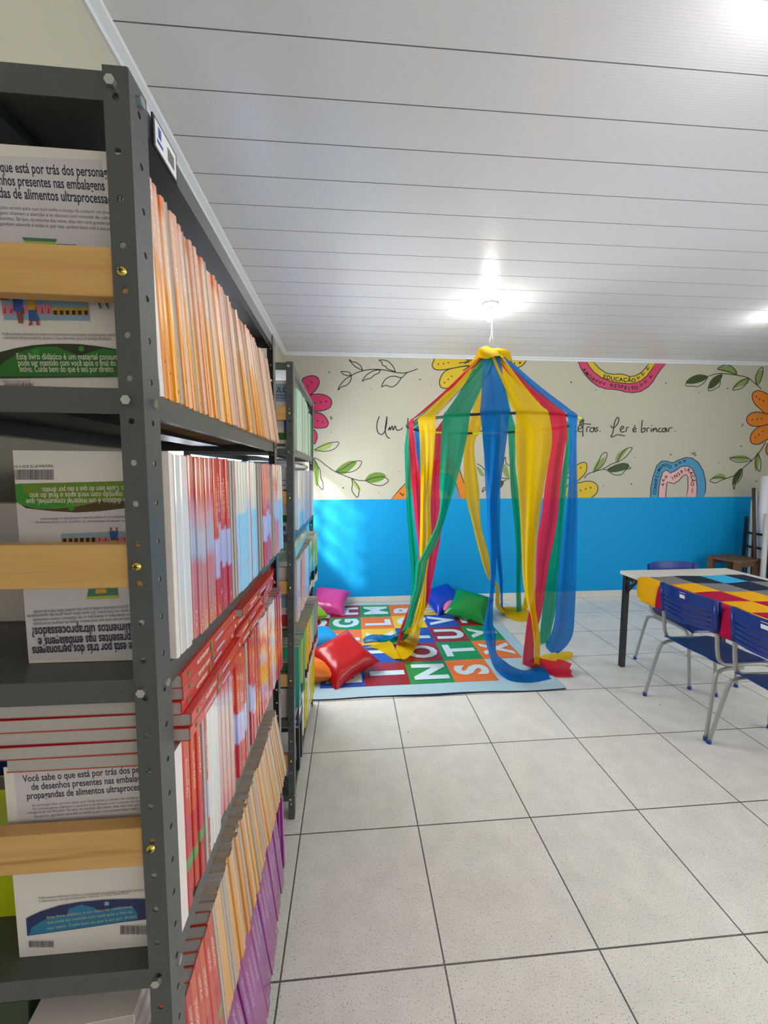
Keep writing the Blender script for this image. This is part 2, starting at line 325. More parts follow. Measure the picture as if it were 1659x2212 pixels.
# ------------------------------------------------------------------ mural painted on the back wall
def crop(ox, oy, s): return lambda a, b_: (ox+a*s, oy+b_*s)
C1, C2, C3 = crop(640, 750, .21695), crop(900, 750, .21695), crop(1220, 750, .26460)
LINE = mat('mural_black_line', (.012, .012, .014), .6)
PAL = {k: mat('mural_'+k, c, .6) for k, c in dict(pink=(.62, .03, .13), yellow=(.66, .47, .012), brown=(.34, .085, .012), orange=(.72, .21, .012), leaf=(.12, .24, .018),
      lime=(.33, .45, .11), dark=(.035, .075, .012), sage=(.22, .32, .08), rose=(.62, .05, .15), sky=(.07, .30, .50), blush=(.78, .44, .42), wall=(.515, .49, .385), teal=(.02, .22, .40)).items()}
def wallfn(layer):
    def fn(px, py):
        p = ony(px, py, D); return (p.x, D-.0006-.0005*layer, min(max(p.z, HB+.0005), H-.002))
    return fn
class Paint:
    def __init__(s): s.mb = MB(); s.layer = 0
    def fill(s, cr, pts, col, smooth=True, outline=0):
        P = [cr(*p) for p in pts]
        if smooth: P = spline(P, 6, True)
        s.layer += .25; s.mb.poly([wallfn(s.layer)(*p) for p in P], PAL[col])
        if outline: s.line(cr, None, outline, P=P+[P[0]])
    def line(s, cr, pts, wd=2.0, P=None, smooth=True):
        if P is None:
            P = [cr(*p) for p in pts]
            if smooth and len(P) > 2: P = spline(P, 6)
        s.layer += .25; stroke(s.mb, P, wd, LINE, wallfn(s.layer))
    def dots(s, cr, pts, r=2.0):
        s.layer += .25
        for p in pts:
            c = cr(*p); s.mb.poly([wallfn(s.layer)(c[0]+r*math.cos(k*.785), c[1]-r*math.sin(k*.785)) for k in range(8)], LINE)
    def text(s, cr, string, path, size, wd=1.0):
        """letters set one by one along a path"""
        P = spline([cr(*p) for p in path], 10); Ls = [0]
        for a, b_ in zip(P, P[1:]): Ls.append(Ls[-1]+math.hypot(b_[0]-a[0], b_[1]-a[1]))
        s.layer += .5; fn = wallfn(s.layer)
        for i, ch in enumerate(string):
            if ch == ' ': continue
            t = Ls[-1]*i/max(1, len(string)-1); k = max(j for j in range(len(Ls)) if Ls[j] <= t+1e-9); k = min(k, len(P)-2)
            q = (t-Ls[k])/max(1e-6, Ls[k+1]-Ls[k]); px = P[k][0]+(P[k+1][0]-P[k][0])*q; py = P[k][1]+(P[k+1][1]-P[k][1])*q
            an = math.atan2(P[k+1][1]-P[k][1], P[k+1][0]-P[k][0]); ca, sa = math.cos(an), math.sin(an)
            v, f, x0, x1 = text_geo(ch, .030); mid = (x0+x1)/2; out = []
            for a, b_ in v:
                u, w_ = (a-mid)*size, -(b_-.36)*size; out.append(fn(px+u*ca-w_*sa, py+u*sa+w_*ca))
            s.mb.add(out, f, LINE)
    def hearts(s, cr, pts, r=3.2):
        for p in pts:
            c = cr(*p); s.line(None, None, 2.2, P=[(c[0]-r*.8, c[1]-r), (c[0], c[1]+r), (c[0]+r, c[1]-r*1.1)])
    def done(s, name): return s.mb.build(name, wall_back)
P = Paint()
P.line(C1, [(548,283),(600,255),(665,235),(740,222),(830,222),(900,232),(985,250),(1060,258),(1105,250),(1150,238),(1208,215)], 2)
for l in ([(662,232),(590,195),(545,150),(527,125),(560,145),(600,155),(640,185),(662,232)],
          [(988,248),(965,195),(920,145),(870,128),(826,130),(850,150),(862,182),(890,190),(905,215),(940,228),(988,248)],
          [(838,228),(780,232),(715,265),(680,300),(657,338),(700,318),(740,308),(780,275),(820,258),(838,228)],
          [(548,280),(525,250),(490,245),(447,243),(470,270),(510,282),(548,280)],
          [(548,285),(500,310),(455,355),(430,390),(417,427),(450,395),(500,380),(540,335),(548,285)],
          [(1105,252),(1075,280),(1045,305),(985,290),(930,295),(880,330),(850,393),(890,380),(940,395),(980,385),(1020,345),(1045,305)]): P.line(C1, l, 1.9)
P.done('painted_branch')
P = Paint()
for q in ([(60,330),(100,296),(160,284),(210,300),(229,350),(205,410),(150,468),(90,470)], [(140,485),(200,467),(270,472),(330,500),(354,545),(335,600),(270,630),(190,637),(120,600)],
          [(120,655),(230,655),(285,690),(320,750),(300,795),(240,806),(170,795),(100,720)], [(120,790),(190,835),(208,885),(200,930),(175,962),(100,900)]):
    P.fill(C1, q, 'pink', outline=1.8)
P.dots(C1, [(153,350),(117,390),(242,548),(298,541),(185,553),(213,733),(261,751)], 1.9)
P.line(C1, [(333,695),(352,725)], 1.6); P.line(C1, [(345,688),(360,710)], 1.6); P.done('painted_flower')
P = Paint()
P.fill(C1, [(175,1042),(205,1000),(260,965),(310,945),(360,955),(335,1000),(270,1030)], 'lime'); P.fill(C1, [(390,1243),(430,1190),(500,1145),(560,1130),(602,1150),(550,1210),(480,1262)], 'leaf')
P.fill(C1, [(175,1115),(205,1150),(225,1220),(222,1320),(212,1382),(185,1350),(170,1200)], 'leaf'); P.fill(C1, [(540,1310),(580,1335),(620,1370),(648,1425),(600,1410),(560,1360)], 'lime')
P.fill(C1, [(688,1325),(720,1275),(780,1248),(850,1252),(893,1282),(850,1325),(760,1350)], 'leaf')
P.line(C1, [(175,1100),(230,1125),(300,1180),(380,1235),(470,1275),(550,1305),(620,1325),(690,1328)], 1.7)
for l in ([(180,1020),(240,990),(300,965),(360,948),(424,948),(395,1000),(350,1025),(280,1038),(215,1028),(180,1020)], [(390,1243),(470,1205),(530,1165),(590,1135),(650,1138),(630,1190),(590,1225),(530,1245),(450,1245),(390,1243)],
          [(175,1105),(200,1160),(235,1220),(245,1300),(265,1350),(265,1418),(230,1390),(205,1340),(190,1230)], [(552,1305),(560,1360),(553,1420),(580,1470),(610,1494),(625,1440),(622,1400),(590,1350),(552,1305)],
          [(688,1328),(740,1310),(800,1295),(870,1292),(917,1327),(880,1365),(840,1378),(770,1368),(688,1328)]): P.line(C1, l, 1.6)
P.done('painted_branch')
ID = lambda a, b_: (a, b_)
P = Paint()
P.fill(ID, [(845,1079),(860,1061),(876,1044),(905,1015),(940,995),(970,993),(992,1012),(1003,1045),(1008,1079)], 'orange', False, 1.6)
P.fill(ID, [(877,1079),(890,1062),(925,1035),(950,1022),(972,1025),(985,1045),(995,1079)], 'sky', False, 1.6); P.fill(ID, [(912,1079),(930,1060),(950,1055),(965,1062),(973,1079)], 'wall', False, 1.4)
P.text(ID, 'LEITURA', [(868,1066),(890,1044),(925,1018),(955,1009)], 13); P.done('painted_rainbow')
P = Paint()
P.fill(C2, [(515,100),(210,105),(170,140),(155,180),(175,215),(230,228),(330,215),(450,192),(530,175),(560,130)], 'yellow', outline=2); P.fill(C2, [(545,210),(520,185),(330,218),(260,265),(228,340),(240,395),(285,410),(360,395),(440,330),(500,280)], 'yellow', outline=2)
P.fill(C2, [(840,100),(870,160),(915,200),(980,207),(1040,190),(1080,150),(1088,100)], 'yellow', outline=2); P.fill(C2, [(820,180),(930,215),(985,245),(1022,310),(980,370),(860,330)], 'yellow', outline=2)
P.fill(C2, [(515,100),(525,165),(560,205),(610,225),(690,225),(760,170),(775,100)], 'brown', outline=1.8)
P.dots(C2, [(217,170),(268,165),(316,156),(278,353),(315,321),(348,290),(928,155),(975,160)], 1.6); P.dots(C2, [(1028,156)], 2.4)
for l in ([(420,157),(510,150)], [(480,140),(510,150),(475,168)], [(460,235),(530,185)], [(500,235),(530,185),(490,192)], [(560,165),(620,195)], [(570,190),(610,150)]): P.line(C2, l, 1.8, smooth=False)
P.done('painted_flower')
P = Paint()
P.fill(C3, [(110,105),(130,170),(165,225),(215,280),(270,320),(340,342),(400,345),(450,352),(490,365),(560,372),(620,362),(680,325),(720,280),(750,230),(785,180),(830,105)], 'rose', False, 1.8)
P.fill(C3, [(180,105),(205,165),(240,205),(300,250),(380,280),(440,290),(500,297),(560,297),(620,275),(670,235),(710,180),(740,105)], 'yellow', False, 1.8)
P.fill(C3, [(236,105),(260,150),(290,180),(340,212),(400,222),(450,218),(490,225),(530,240),(570,235),(620,210),(650,180),(675,150),(692,105)], 'wall', False, 1.8)
P.text(C3, 'EDUCAÇÃO', [(325,240),(400,258),(480,265),(560,270)], 12); P.text(C3, 'RESPEITO', [(385,312),(460,322),(520,336),(580,330)], 11); P.text(C3, 'AMOR', [(160,185),(195,230),(235,265)], 11)
P.hearts(C3, [(258,275),(288,288),(320,298),(597,252),(635,222),(675,178),(622,308),(657,285),(698,245)]); P.done('painted_rainbow')
P = Paint()
for q, c in (([(988,290),(1030,245),(1100,222),(1168,240),(1120,280),(1040,300)],'dark'), ([(1175,335),(1185,280),(1225,240),(1285,220),(1270,275),(1220,325)],'dark'), ([(1245,178),(1300,155),(1370,160),(1410,215),(1340,210)],'sage'),
             ([(1375,330),(1400,290),(1450,260),(1510,255),(1490,300),(1430,320)],'sage'), ([(1560,300),(1562,240),(1590,190),(1615,200),(1600,270)],'sage')): P.fill(C3, q, c)
P.line(C3, [(1165,240),(1225,220),(1290,215),(1400,228),(1490,248),(1540,285),(1605,340)], 1.7)
for l in ([(1168,240),(1140,285),(1090,320),(1040,318),(988,315),(1000,280)], [(1270,275),(1260,320),(1215,345),(1175,357),(1172,320)], [(1405,228),(1385,180),(1345,150),(1300,148),(1245,178),(1300,190),(1350,205),(1405,228)],
          [(1500,250),(1440,275),(1400,310),(1370,348),(1430,340),(1480,300),(1500,250)], [(1565,305),(1555,250),(1580,190),(1612,165),(1615,215),(1590,290),(1565,305)]): P.line(C3, l, 1.6)
P.done('painted_branch')
P = Paint()
for q in ([(1530,410),(1540,370),(1580,355),(1630,370),(1700,420),(1760,570),(1660,560),(1600,510),(1550,460)], [(1485,600),(1500,555),(1550,530),(1610,535),(1700,560),(1760,600),(1700,630),(1600,645),(1520,640)],
          [(1515,765),(1520,715),(1560,665),(1620,640),(1760,620),(1690,720),(1600,785),(1540,790)], [(1645,860),(1650,800),(1700,740),(1760,700),(1720,860),(1680,890)]): P.fill(C3, q, 'orange', outline=1.8)
P.dots(C3, [(1563,403),(1588,425),(1620,440),(1530,592),(1570,590),(1607,585),(1555,738),(1582,715),(1614,687)], 1.6); P.line(C3, [(1440,640),(1448,652)], 1.6); P.line(C3, [(1450,625),(1455,640)], 1.6); P.done('painted_flower')
P = Paint()
for q, c in (([(1345,905),(1400,885),(1470,885),(1505,915),(1430,930)],'sage'), ([(1550,1000),(1548,920),(1575,855),(1595,900),(1570,1000)],'sage'), ([(1370,1120),(1375,1060),(1410,1010),(1445,990),(1435,1050),(1395,1110)],'dark'), ([(1200,1070),(1240,1040),(1290,1035),(1315,1072),(1250,1078)],'sage')): P.fill(C3, q, c)
P.line(C3, [(1640,775),(1600,840),(1560,890),(1515,935),(1440,1000),(1400,1040),(1310,1075)], 1.7)
for l in ([(1525,925),(1490,905),(1420,900),(1345,905),(1380,930),(1430,940),(1525,925)], [(1575,870),(1558,930),(1560,970),(1590,1015),(1600,930),(1575,870)], [(1450,995),(1445,1050),(1415,1100),(1390,1120),(1382,1160),(1368,1110)],
          [(1315,1072),(1250,1060),(1205,1072),(1185,1092),(1230,1108),(1270,1090),(1315,1072)]): P.line(C3, l, 1.6)
P.done('painted_branch')
P = Paint()
P.fill(C3, [(698,1240),(702,1150),(720,1060),(750,970),(790,930),(830,930),(880,945),(930,920),(990,900),(1040,905),(1090,940),(1130,1010),(1150,1100),(1150,1170),(1135,1240)], 'sky', False, 1.7)
P.fill(C3, [(762,1240),(768,1150),(780,1080),(800,1020),(830,1003),(860,1028),(900,1010),(950,975),(1000,970),(1040,990),(1070,1060),(1080,1150),(1070,1240)], 'blush', False, 1.7)
P.fill(C3, [(822,1240),(828,1150),(835,1100),(860,1105),(890,1115),(930,1090),(960,1055),(990,1038),(1005,1060),(1005,1150),(992,1240)], 'wall', False, 1.7)
P.text(C3, 'CONHECIMENTO', [(733,1190),(740,1120),(752,1050),(778,985),(815,962),(858,975)], 9.5); P.text(C3, 'INSPIRAÇÃO', [(878,1068),(930,1035),(985,1000),(1020,1010),(1045,1060),(1042,1118)], 10)
P.line(C3, [(1040,1150),(1040,1190)], 1.6); P.hearts(C3, [(907,965),(938,945),(975,930),(825,1060),(803,1088),(798,1122)], 2.6)
P.line(C3, [(1032,862),(1074,888)], 1.5); P.line(C3, [(1050,858),(1068,870)], 1.5); P.done('painted_rainbow')
P = Paint()
P.fill(C3, [(20,1050),(60,990),(110,955),(150,940),(178,955),(175,1010),(140,1060),(80,1100)], 'yellow', outline=1.8); P.fill(C3, [(20,1130),(105,1110),(170,1095),(230,1100),(265,1130),(268,1170),(240,1210),(185,1240),(20,1240)], 'yellow', outline=1.8)
P.dots(C3, [(130,985),(128,1170),(170,1157),(210,1147)], 1.7); P.done('painted_flower')
P = Paint()
for q, c in (([(230,1030),(235,985),(270,930),(330,900),(300,970),(250,1018)],'sage'), ([(412,930),(425,880),(470,840),(515,830),(470,890),(430,935)],'sage'), ([(345,1000),(400,965),(470,945),(520,955),(515,990),(440,1015),(380,1020)],'dark')): P.fill(C3, q, c)
P.line(C3, [(158,1068),(190,1035),(240,1015),(310,995),(380,955),(430,938)], 1.7); P.line(C3, [(310,995),(345,1003)], 1.7)
for l in ([(240,1015),(265,960),(300,880),(342,860),(335,920),(290,985),(240,1015)], [(430,938),(455,880),(500,830),(550,822),(520,870),(480,910),(430,938)], [(345,1003),(400,1040),(460,1040),(500,1000),(538,990),(515,970)]): P.line(C3, l, 1.6)
P.done('painted_branch')
P = Paint()   # branch seen between the ribbons
P.fill(C2, [(598,1190),(640,1215),(675,1285),(630,1270)], 'sage'); P.fill(C2, [(860,1240),(862,1180),(890,1170),(925,1300),(890,1290)], 'sage'); P.fill(C2, [(815,1400),(825,1350),(850,1325),(868,1350),(845,1395)], 'dark')
P.line(C2, [(600,1160),(650,1190),(680,1230)], 1.6); P.line(C2, [(860,1180),(870,1120),(885,1095),(890,1150),(925,1180)], 1.6); P.line(C2, [(740,1290),(830,1300),(925,1312)], 1.6); P.line(C2, [(895,1318),(850,1345)], 1.6); P.line(C2, [(650,1440),(665,1400),(690,1400),(655,1445)], 1.5); P.done('painted_branch')
P = Paint()   # hand lettering
for l in ([(828,688),(808,740),(802,800),(815,850),(850,870),(880,840),(898,770),(903,690)], [(903,690),(890,770),(885,830),(900,885),(932,910)], [(915,830),(930,795),(935,825),(955,785),(965,825),(985,785),(1000,825),(1040,820),(1060,800)],
          [(1113,705),(1110,770),(1118,832),(1140,815)], [(1160,790),(1165,828)], [(1185,795),(1200,828),(1222,795)], [(1245,830),(1250,795),(1275,792)], [(1300,795),(1285,815),(1300,832),(1320,815),(1302,795)]): P.line(C1, l, 2.2)
for l in ([(612,795),(625,800),(635,835),(650,830)], [(610,835),(618,800)], [(905,850),(920,868),(938,850),(925,810)], [(700,835),(705,800),(720,830),(735,800)]): P.line(C2, l, 2.0)
for l in ([(85,590),(82,640),(85,690),(100,685)], [(105,675),(140,655),(130,635),(112,650),(110,685),(140,690)], [(155,590),(147,660),(148,730)], [(108,630),(160,626),(215,630)], [(178,692),(182,655),(205,652)], [(240,660),(212,660),(205,685),(230,690),(240,655),(248,692)],
          [(274,655),(254,660),(268,680),(247,692)], [(372,640),(395,660),(430,625),(440,585),(425,575),(405,620),(395,680),(385,715),(375,728),(390,733),(430,715),(490,725)], [(452,675),(480,660),(470,645),(452,665),(460,692),(490,688)],
          [(500,692),(503,660),(520,655)], [(555,680),(580,668),(570,655),(555,672),(562,692),(585,685)], [(565,645),(575,636)], [(632,595),(625,690),(650,685),(655,660),(632,668)], [(670,692),(672,662),(692,660)], [(705,662),(703,692)], [(718,692),(722,662),(725,676),(742,660),(750,692)],
          [(785,660),(765,668),(762,688),(787,690)], [(822,662),(800,665),(795,688),(815,690),(825,660),(832,692)], [(845,692),(850,662),(878,658)]): P.line(C3, l, 2.0)
P.dots(C3, [(286,686),(898,684),(708,640)], 1.2); P.done('painted_lettering')
P = Paint()
P.dots(C1, [(328,248),(1232,322),(468,1400)], 1.6); P.dots(C3, [(52,288),(825,293),(1327,337),(865,878),(545,1118),(1437,808),(1563,1095)], 1.6); P.dots(C1, [(748,418),(1345,382),(348,850),(1020,1240),(822,1452)], 1.0); P.dots(C3, [(255,350),(575,902),(1097,370),(1255,945),(960,1155),(318,1133)], 1.0); P.dots(C2, [(1538,350)], 1.8); P.done('painted_dots')

# ------------------------------------------------------------------ steel bookcases
PITCH_H, HOLE = .048, .0038
def perforated(mb, W, z0, z1, fn, material):
    """one flange of an angle post: a strip W wide with a row of punched holes; fn maps (u, z) to 3D"""
    n = int((z1-z0)/PITCH_H); z = z0
    for i in range(n):
        a, b_ = z, (z+PITCH_H if i < n-1 else z1); c = (a+b_)/2; u = W*.52
        outer = [(0, a), (W/2, a), (W, a), (W, c), (W, b_), (W/2, b_), (0, b_), (0, c)]
        inner = [(u+HOLE*math.cos(q), c+HOLE*math.sin(q)) for q in [math.radians(-135+45*k) for k in range(8)]]
        mb.add([fn(*p) for p in outer+inner], [(k, (k+1) % 8, 8+(k+1) % 8, 8+k) for k in range(8)], material)
        z = b_
LEVELS = [1.929, 1.597, 1.247, .847, .452, .112]
DEPTH = .42
PINE = mat('pine_slat', (.58, .33, .11), .55)
n, L, b = nodes(PINE); tc = n.new('ShaderNodeTexCoord'); mp = n.new('ShaderNodeMapping'); mp.inputs['Scale'].default_value = (1.6, 1, 34); L.new(tc.outputs['Object'], mp.inputs['Vector'])
nz = n.new('ShaderNodeTexNoise'); nz.inputs['Scale'].default_value = 2.2; nz.inputs['Detail'].default_value = 4; nz.inputs['Distortion'].default_value = .8; L.new(mp.outputs[0], nz.inputs['Vector'])
r = ramp(n, [(.22, (.34, .15, .035)), (.40, (.58, .32, .105)), (.75, (.66, .39, .14))]); L.new(nz.outputs['Fac'], r.inputs['Fac']); L.new(r.outputs['Color'], b.inputs['Base Color'])
def bookcase(M, LEN, label, slats_z):
    root = empty('bookcase', M, label, 'bookcase')
    HT = LEVELS[0]+.004
    for far in (0, 1):
        for back in (0, 1):
            m_ = MB(); y0 = LEN if far else 0; sy = -1 if far else 1; x0 = -DEPTH if back else 0; sx = 1 if back else -1
            perforated(m_, .040, -.008 if back else 0, HT, lambda u, z: (x0, y0+sy*u, z), STEEL); perforated(m_, .0255, -.008 if back else 0, HT, lambda u, z: (x0+sx*u, y0, z), STEEL)
            m_.build('post', root, solid=.0018)
    for z in LEVELS:
        m_ = MB(); x0, x1, y0, y1 = -DEPTH+.002, -.002, .002, LEN-.002
        m_.box(x0, x1, y0, y1, z-.0012, z, STEEL); fl = .029
        m_.box(x1-.0012, x1, y0, y1, z-fl, z-.0012, STEEL); m_.box(x0, x0+.0012, y0, y1, z-fl, z-.0012, STEEL)
        m_.box(x0+.0012, x1-.0012, y0, y0+.0012, z-fl, z-.0012, STEEL); m_.box(x0+.0012, x1-.0012, y1-.0012, y1, z-fl, z-.0012, STEEL)
        m_.box(x1-.013, x1-.0012, y0+.01, y1-.01, z-fl, z-fl+.0012, STEEL); m_.box(x0+.0012, x0+.013, y0+.01, y1-.01, z-fl, z-fl+.0012, STEEL)
        m_.box((x0+x1)/2-.04, (x0+x1)/2+.04, y0+.004, y1-.004, z-.014, z-.0012, STEEL)          # stiffener under the deck
        m_.build('shelf_deck', root)
        hexa = [(.0062*math.cos(k*math.pi/3), .0062*math.sin(k*math.pi/3)) for k in range(6)]
        for yy in (.020, LEN-.020):                                                         # bolts through the front flange
            m_ = MB(); v = [(.001, yy+a, z-.014+c) for a, c in hexa]+[(.0062, yy+a*.92, z-.014+c*.92) for a, c in hexa]
            m_.add(v, [(k, (k+1) % 6, 6+(k+1) % 6, 6+k) for k in range(6)]+[tuple(range(6, 12))], ZINC); m_.build('bolt', root)
        m_ = MB(); v = [(-.016+a, -.001, z-.014+c) for a, c in hexa]+[(-.016+a*.92, -.0062, z-.014+c*.92) for a, c in hexa]
        m_.add(v, [(k, 6+k, 6+(k+1) % 6, (k+1) % 6) for k in range(6)]+[tuple(range(11, 5, -1))], ZINC); m_.build('bolt', root)
    for z in slats_z:
        for yy, s_ in ((.0012, 1), (LEN-.0012, -1)):
            m_ = MB(); a, c = sorted((yy+.001*s_, yy+.021*s_)); m_.box(-DEPTH+.004, -.004, a, c, z-.0265, z+.0265, PINE)
            sl = m_.build('slat', root, bevel=.0015)
            m_ = MB(); m_.lathe([(0, .0038), (.003, .0034), (.0052, .0018), (.0058, 0)], BRASS, 14, M=T((-.0155, yy-.0022*s_, z))@RX(math.pi/2*s_))
            m_.box(-.0185, -.0125, yy-.0064*s_-.0002, yy-.0064*s_+.0002, z-.0006, z+.0006, INK); m_.box(-.0161, -.0149, yy-.0064*s_-.0002, yy-.0064*s_+.0002, z-.003, z+.003, INK)
            m_.build('screw', sl)
    return root
M1 = T((-.2540, .500, 0)) @ RZ(.006) @ RY(.0103)
M2 = T((-.2570, 1.660, 0)) @ RY(.0190)
case1 = bookcase(M1, .885, 'dark grey steel bookcase nearest the camera, packed with orange and red workbooks', [1.724, 1.389, 1.022])
case2 = bookcase(M2, .894, 'dark grey steel bookcase farther along the wall beside the letter mat', [1.735, 1.40, 1.03, .63, .27])
m_ = MB(); m_.box(.001, .0032, .050, .118, 1.893, 1.930, mat('tag_black_holder', (.012, .012, .013), .35))
TW = mat('tag_white_card', (.75, .76, .78), .35); m_.box(.0032, .0037, .054, .114, 1.896, 1.927, TW)
TB = mat('tag_blue', (.03, .06, .35), .4); m_.box(.0037, .0039, .062, .070, 1.911, 1.923, TB); m_.box(.0037, .0039, .058, .074, 1.903, 1.907, TB)
for k in range(9): m_.box(.0037, .0039, .088+k*.0022, .0892+k*.0022, 1.903, 1.919, INK)
o = m_.build('asset_tag', case1); o['label'] = 'white asset tag in a black holder'

# ------------------------------------------------------------------ books
O_ = (.80, .36, .045)
K = {}
K['orange'] = spine_mat('orange_spine', [(0, (.74, .30, .035)), (.35, (.80, .36, .05)), (.58, (.80, .40, .14)), (.68, (.78, .54, .38)), (.93, (.76, .48, .36)), (1, (.66, .20, .09))], .25, .12, .08, [(.62, .9, (.82, .72, .64), 260), (.17, .20, (.25, .20, .45), 330), (.10, .125, (.10, .06, .03), 330)])
K['peach'] = spine_mat('peach_spine', [(0, (.72, .44, .28)), (.5, (.70, .47, .33)), (1, (.66, .40, .30))], .35, .10, .05)
K['cream'] = spine_mat('cream_spine', [(0, (.56, .42, .30)), (1, (.58, .48, .39))], .5, .08, .05)
K['tan'] = spine_mat('tan_spine', [(0, (.58, .32, .13)), (.6, (.62, .40, .22)), (1, (.60, .40, .27))], .35, .10, .08)
K['gold'] = spine_mat('gold_orange_spine', [(0, (.62, .29, .06)), (.5, (.68, .36, .10)), (1, (.66, .40, .20))], .30, .10, .08)
K['white'] = spine_mat('white_wrapped_spine', [(0, (.66, .64, .62)), (.35, (.68, .70, .71)), (1, (.70, .70, .70))], .12, .05, .05, coat=.5)
K['pink'] = spine_mat('pink_wrapped_spine', [(0, (.62, .22, .15)), (.12, (.55, .20, .20)), (.38, (.55, .22, .25)), (.45, (.42, .48, .68)), (.55, (.48, .50, .64)), (.66, (.60, .36, .42)), (.78, (.58, .15, .10)), (.9, (.60, .30, .26)), (1, (.56, .16, .12))], .14, .08, .03, [(.02, .12, (.72, .6, .45), 240)], coat=.5)
K['red'] = spine_mat('red_spine', [(0, (.46, .018, .022)), (.30, (.50, .03, .03)), (.60, (.55, .04, .028)), (1, (.46, .02, .018))], .22, .10, .04, [(.70, .88, (.75, .62, .52), 420), (.05, .10, (.74, .6, .45), 260)], coat=.3)
K['lilac'] = spine_mat('red_spine_with_lilac_bar', [(0, (.48, .03, .04)), (.27, (.48, .03, .05)), (.29, (.42, .40, .68)), (.52, (.45, .46, .72)), (.54, (.55, .05, .035)), (.75, (.60, .09, .03)), (1, (.46, .02, .02))], .22, .10, .06, [(.60, .85, (.75, .62, .52), 420), (.05, .10, (.74, .6, .45), 260)], coat=.3)
K['sky'] = spine_mat('white_and_light_blue_spine', [(0, (.34, .60, .78)), (.60, (.32, .60, .80)), (.62, (.66, .66, .58)), (1, (.68, .68, .60))], .2, .05, .03, [(.10, .22, (.62, .34, .30), 60)])
K['taupe'] = spine_mat('grey_brown_page_edges', [(0, (.33, .28, .255)), (1, (.36, .31, .29))], .8, .08, .02)
K['grey_fore'] = spine_mat('light_grey_page_edges', [(0, (.46, .45, .42)), (1, (.50, .49, .47))], .8, .08, .02)
K['rose'] = spine_mat('pale_pink_wrapped_spine', [(0, (.62, .24, .22)), (.2, (.64, .42, .38)), (.72, (.66, .52, .47)), (.80, (.58, .50, .56)), (.92, (.60, .16, .18)), (1, (.66, .40, .38))], .15, .05, .02, coat=.5)
K['fiesta'] = spine_mat('orange_yellow_and_pink_spine', [(0, (.62, .12, .10)), (.18, (.62, .30, .34)), (.22, (.45, .44, .68)), (.28, (.82, .50, .05)), (.46, (.85, .52, .06)), (.50, (.50, .50, .66)), (.56, (.72, .60, .46)), (.70, (.76, .20, .05)), (.82, (.74, .62, .56)), (1, (.60, .58, .68))], .18, .08, .10, [(.3, .9, (.72, .06, .05), 70)], coat=.4)
K['redorange'] = spine_mat('red_spine_with_orange_band', [(0, (.48, .05, .05)), (.14, (.50, .10, .07)), (.22, (.72, .26, .03)), (.36, (.60, .11, .04)), (.8, (.46, .06, .06)), (1, (.40, .05, .07))], .2, .10, .08, [(.3, .8, (.70, .45, .40), 160)], coat=.4)
K['redgreen'] = spine_mat('red_spine_with_green_band', [(0, (.46, .025, .022)), (.20, (.46, .025, .022)), (.215, (.10, .28, .07)), (.27, (.10, .28, .07)), (.285, (.50, .03, .05)), (.50, (.48, .03, .05)), (.52, (.56, .05, .03)), (1, (.56, .07, .03))], .22, .06, .05, [(.33, .48, (.42, .44, .66), 20), (.62, .85, (.76, .62, .54), 420)], coat=.3)
K['purple'] = spine_mat('purple_spine', [(0, (.22, .012, .14)), (.3, (.26, .03, .22)), (.5, (.28, .05, .28)), (.72, (.28, .03, .24)), (1, (.26, .02, .18))], .22, .12, .05, [(.50, .85, (.50, .34, .50), 330), (.03, .07, (.6, .5, .58), 300)], coat=.3)
K['palegreen'] = spine_mat('pale_green_spine', [(0, (.46, .60, .48)), (.6, (.44, .62, .47)), (1, (.40, .60, .44))], .25, .05, .05)
K['greenline'] = spine_mat('dark_green_spine', [(0, (.02, .25, .06)), (1, (.05, .32, .10))], .25, .1, .05)
K['lavender'] = spine_mat('lavender_grey_spine', [(0, (.36, .37, .46)), (.7, (.38, .38, .46)), (1, (.44, .45, .52))], .3, .12, .05)
K['whiteblue'] = spine_mat('white_spine_with_blue_foot', [(0, (.16, .45, .72)), (.28, (.25, .55, .75)), (.34, (.62, .62, .60)), (1, (.60, .60, .60))], .3, .1, .05)
K['olive'] = spine_mat('olive_photo_spine', [(0, (.55, .55, .52)), (.25, (.25, .06, .04)), (.5, (.22, .17, .04)), (.8, (.20, .20, .10)), (1, (.55, .55, .52))], .3, .1, .05)
K['pastel'] = spine_mat('pastel_wrapped_spine', [(0, (.60, .46, .40)), (.35, (.46, .40, .52)), (.6, (.58, .48, .44)), (1, (.58, .55, .50))], .15, .1, .05, coat=.4)
K['violet'] = spine_mat('violet_striped_spine', [(0, (.45, .40, .52)), (.45, (.50, .18, .22)), (.5, (.28, .06, .30)), (.9, (.30, .09, .34)), (1, (.56, .50, .46))], .2, .05, .03, coat=.4)
K['salmon'] = spine_mat('salmon_striped_spine', [(0, (.62, .46, .36)), (.5, (.70, .34, .18)), (.92, (.70, .36, .20)), (1, (.58, .52, .46))], .2, .05, .03, coat=.4)
K['azure'] = spine_mat('bright_blue_spine', [(0, (.02, .26, .55)), (1, (.02, .30, .62))], .25, .06, .03)
K['aqualime'] = spine_mat('aqua_and_lime_spine', [(0, (.60, .60, .48)), (.12, (.60, .60, .48)), (.13, (.012, .012, .012)), (.30, (.012, .012, .012)), (.31, (.06, .42, .55)), (.55, (.30, .62, .70)), (.75, (.20, .50, .16)), (1, (.62, .64, .58))], .25, .06, .05)
K['leafy'] = spine_mat('lime_green_spine', [(0, (.60, .60, .50)), (.14, (.60, .60, .50)), (.15, (.012, .012, .012)), (.30, (.012, .012, .012)), (.31, (.28, .50, .16)), (.8, (.30, .52, .18)), (1, (.62, .66, .60))], .25, .06, .05)
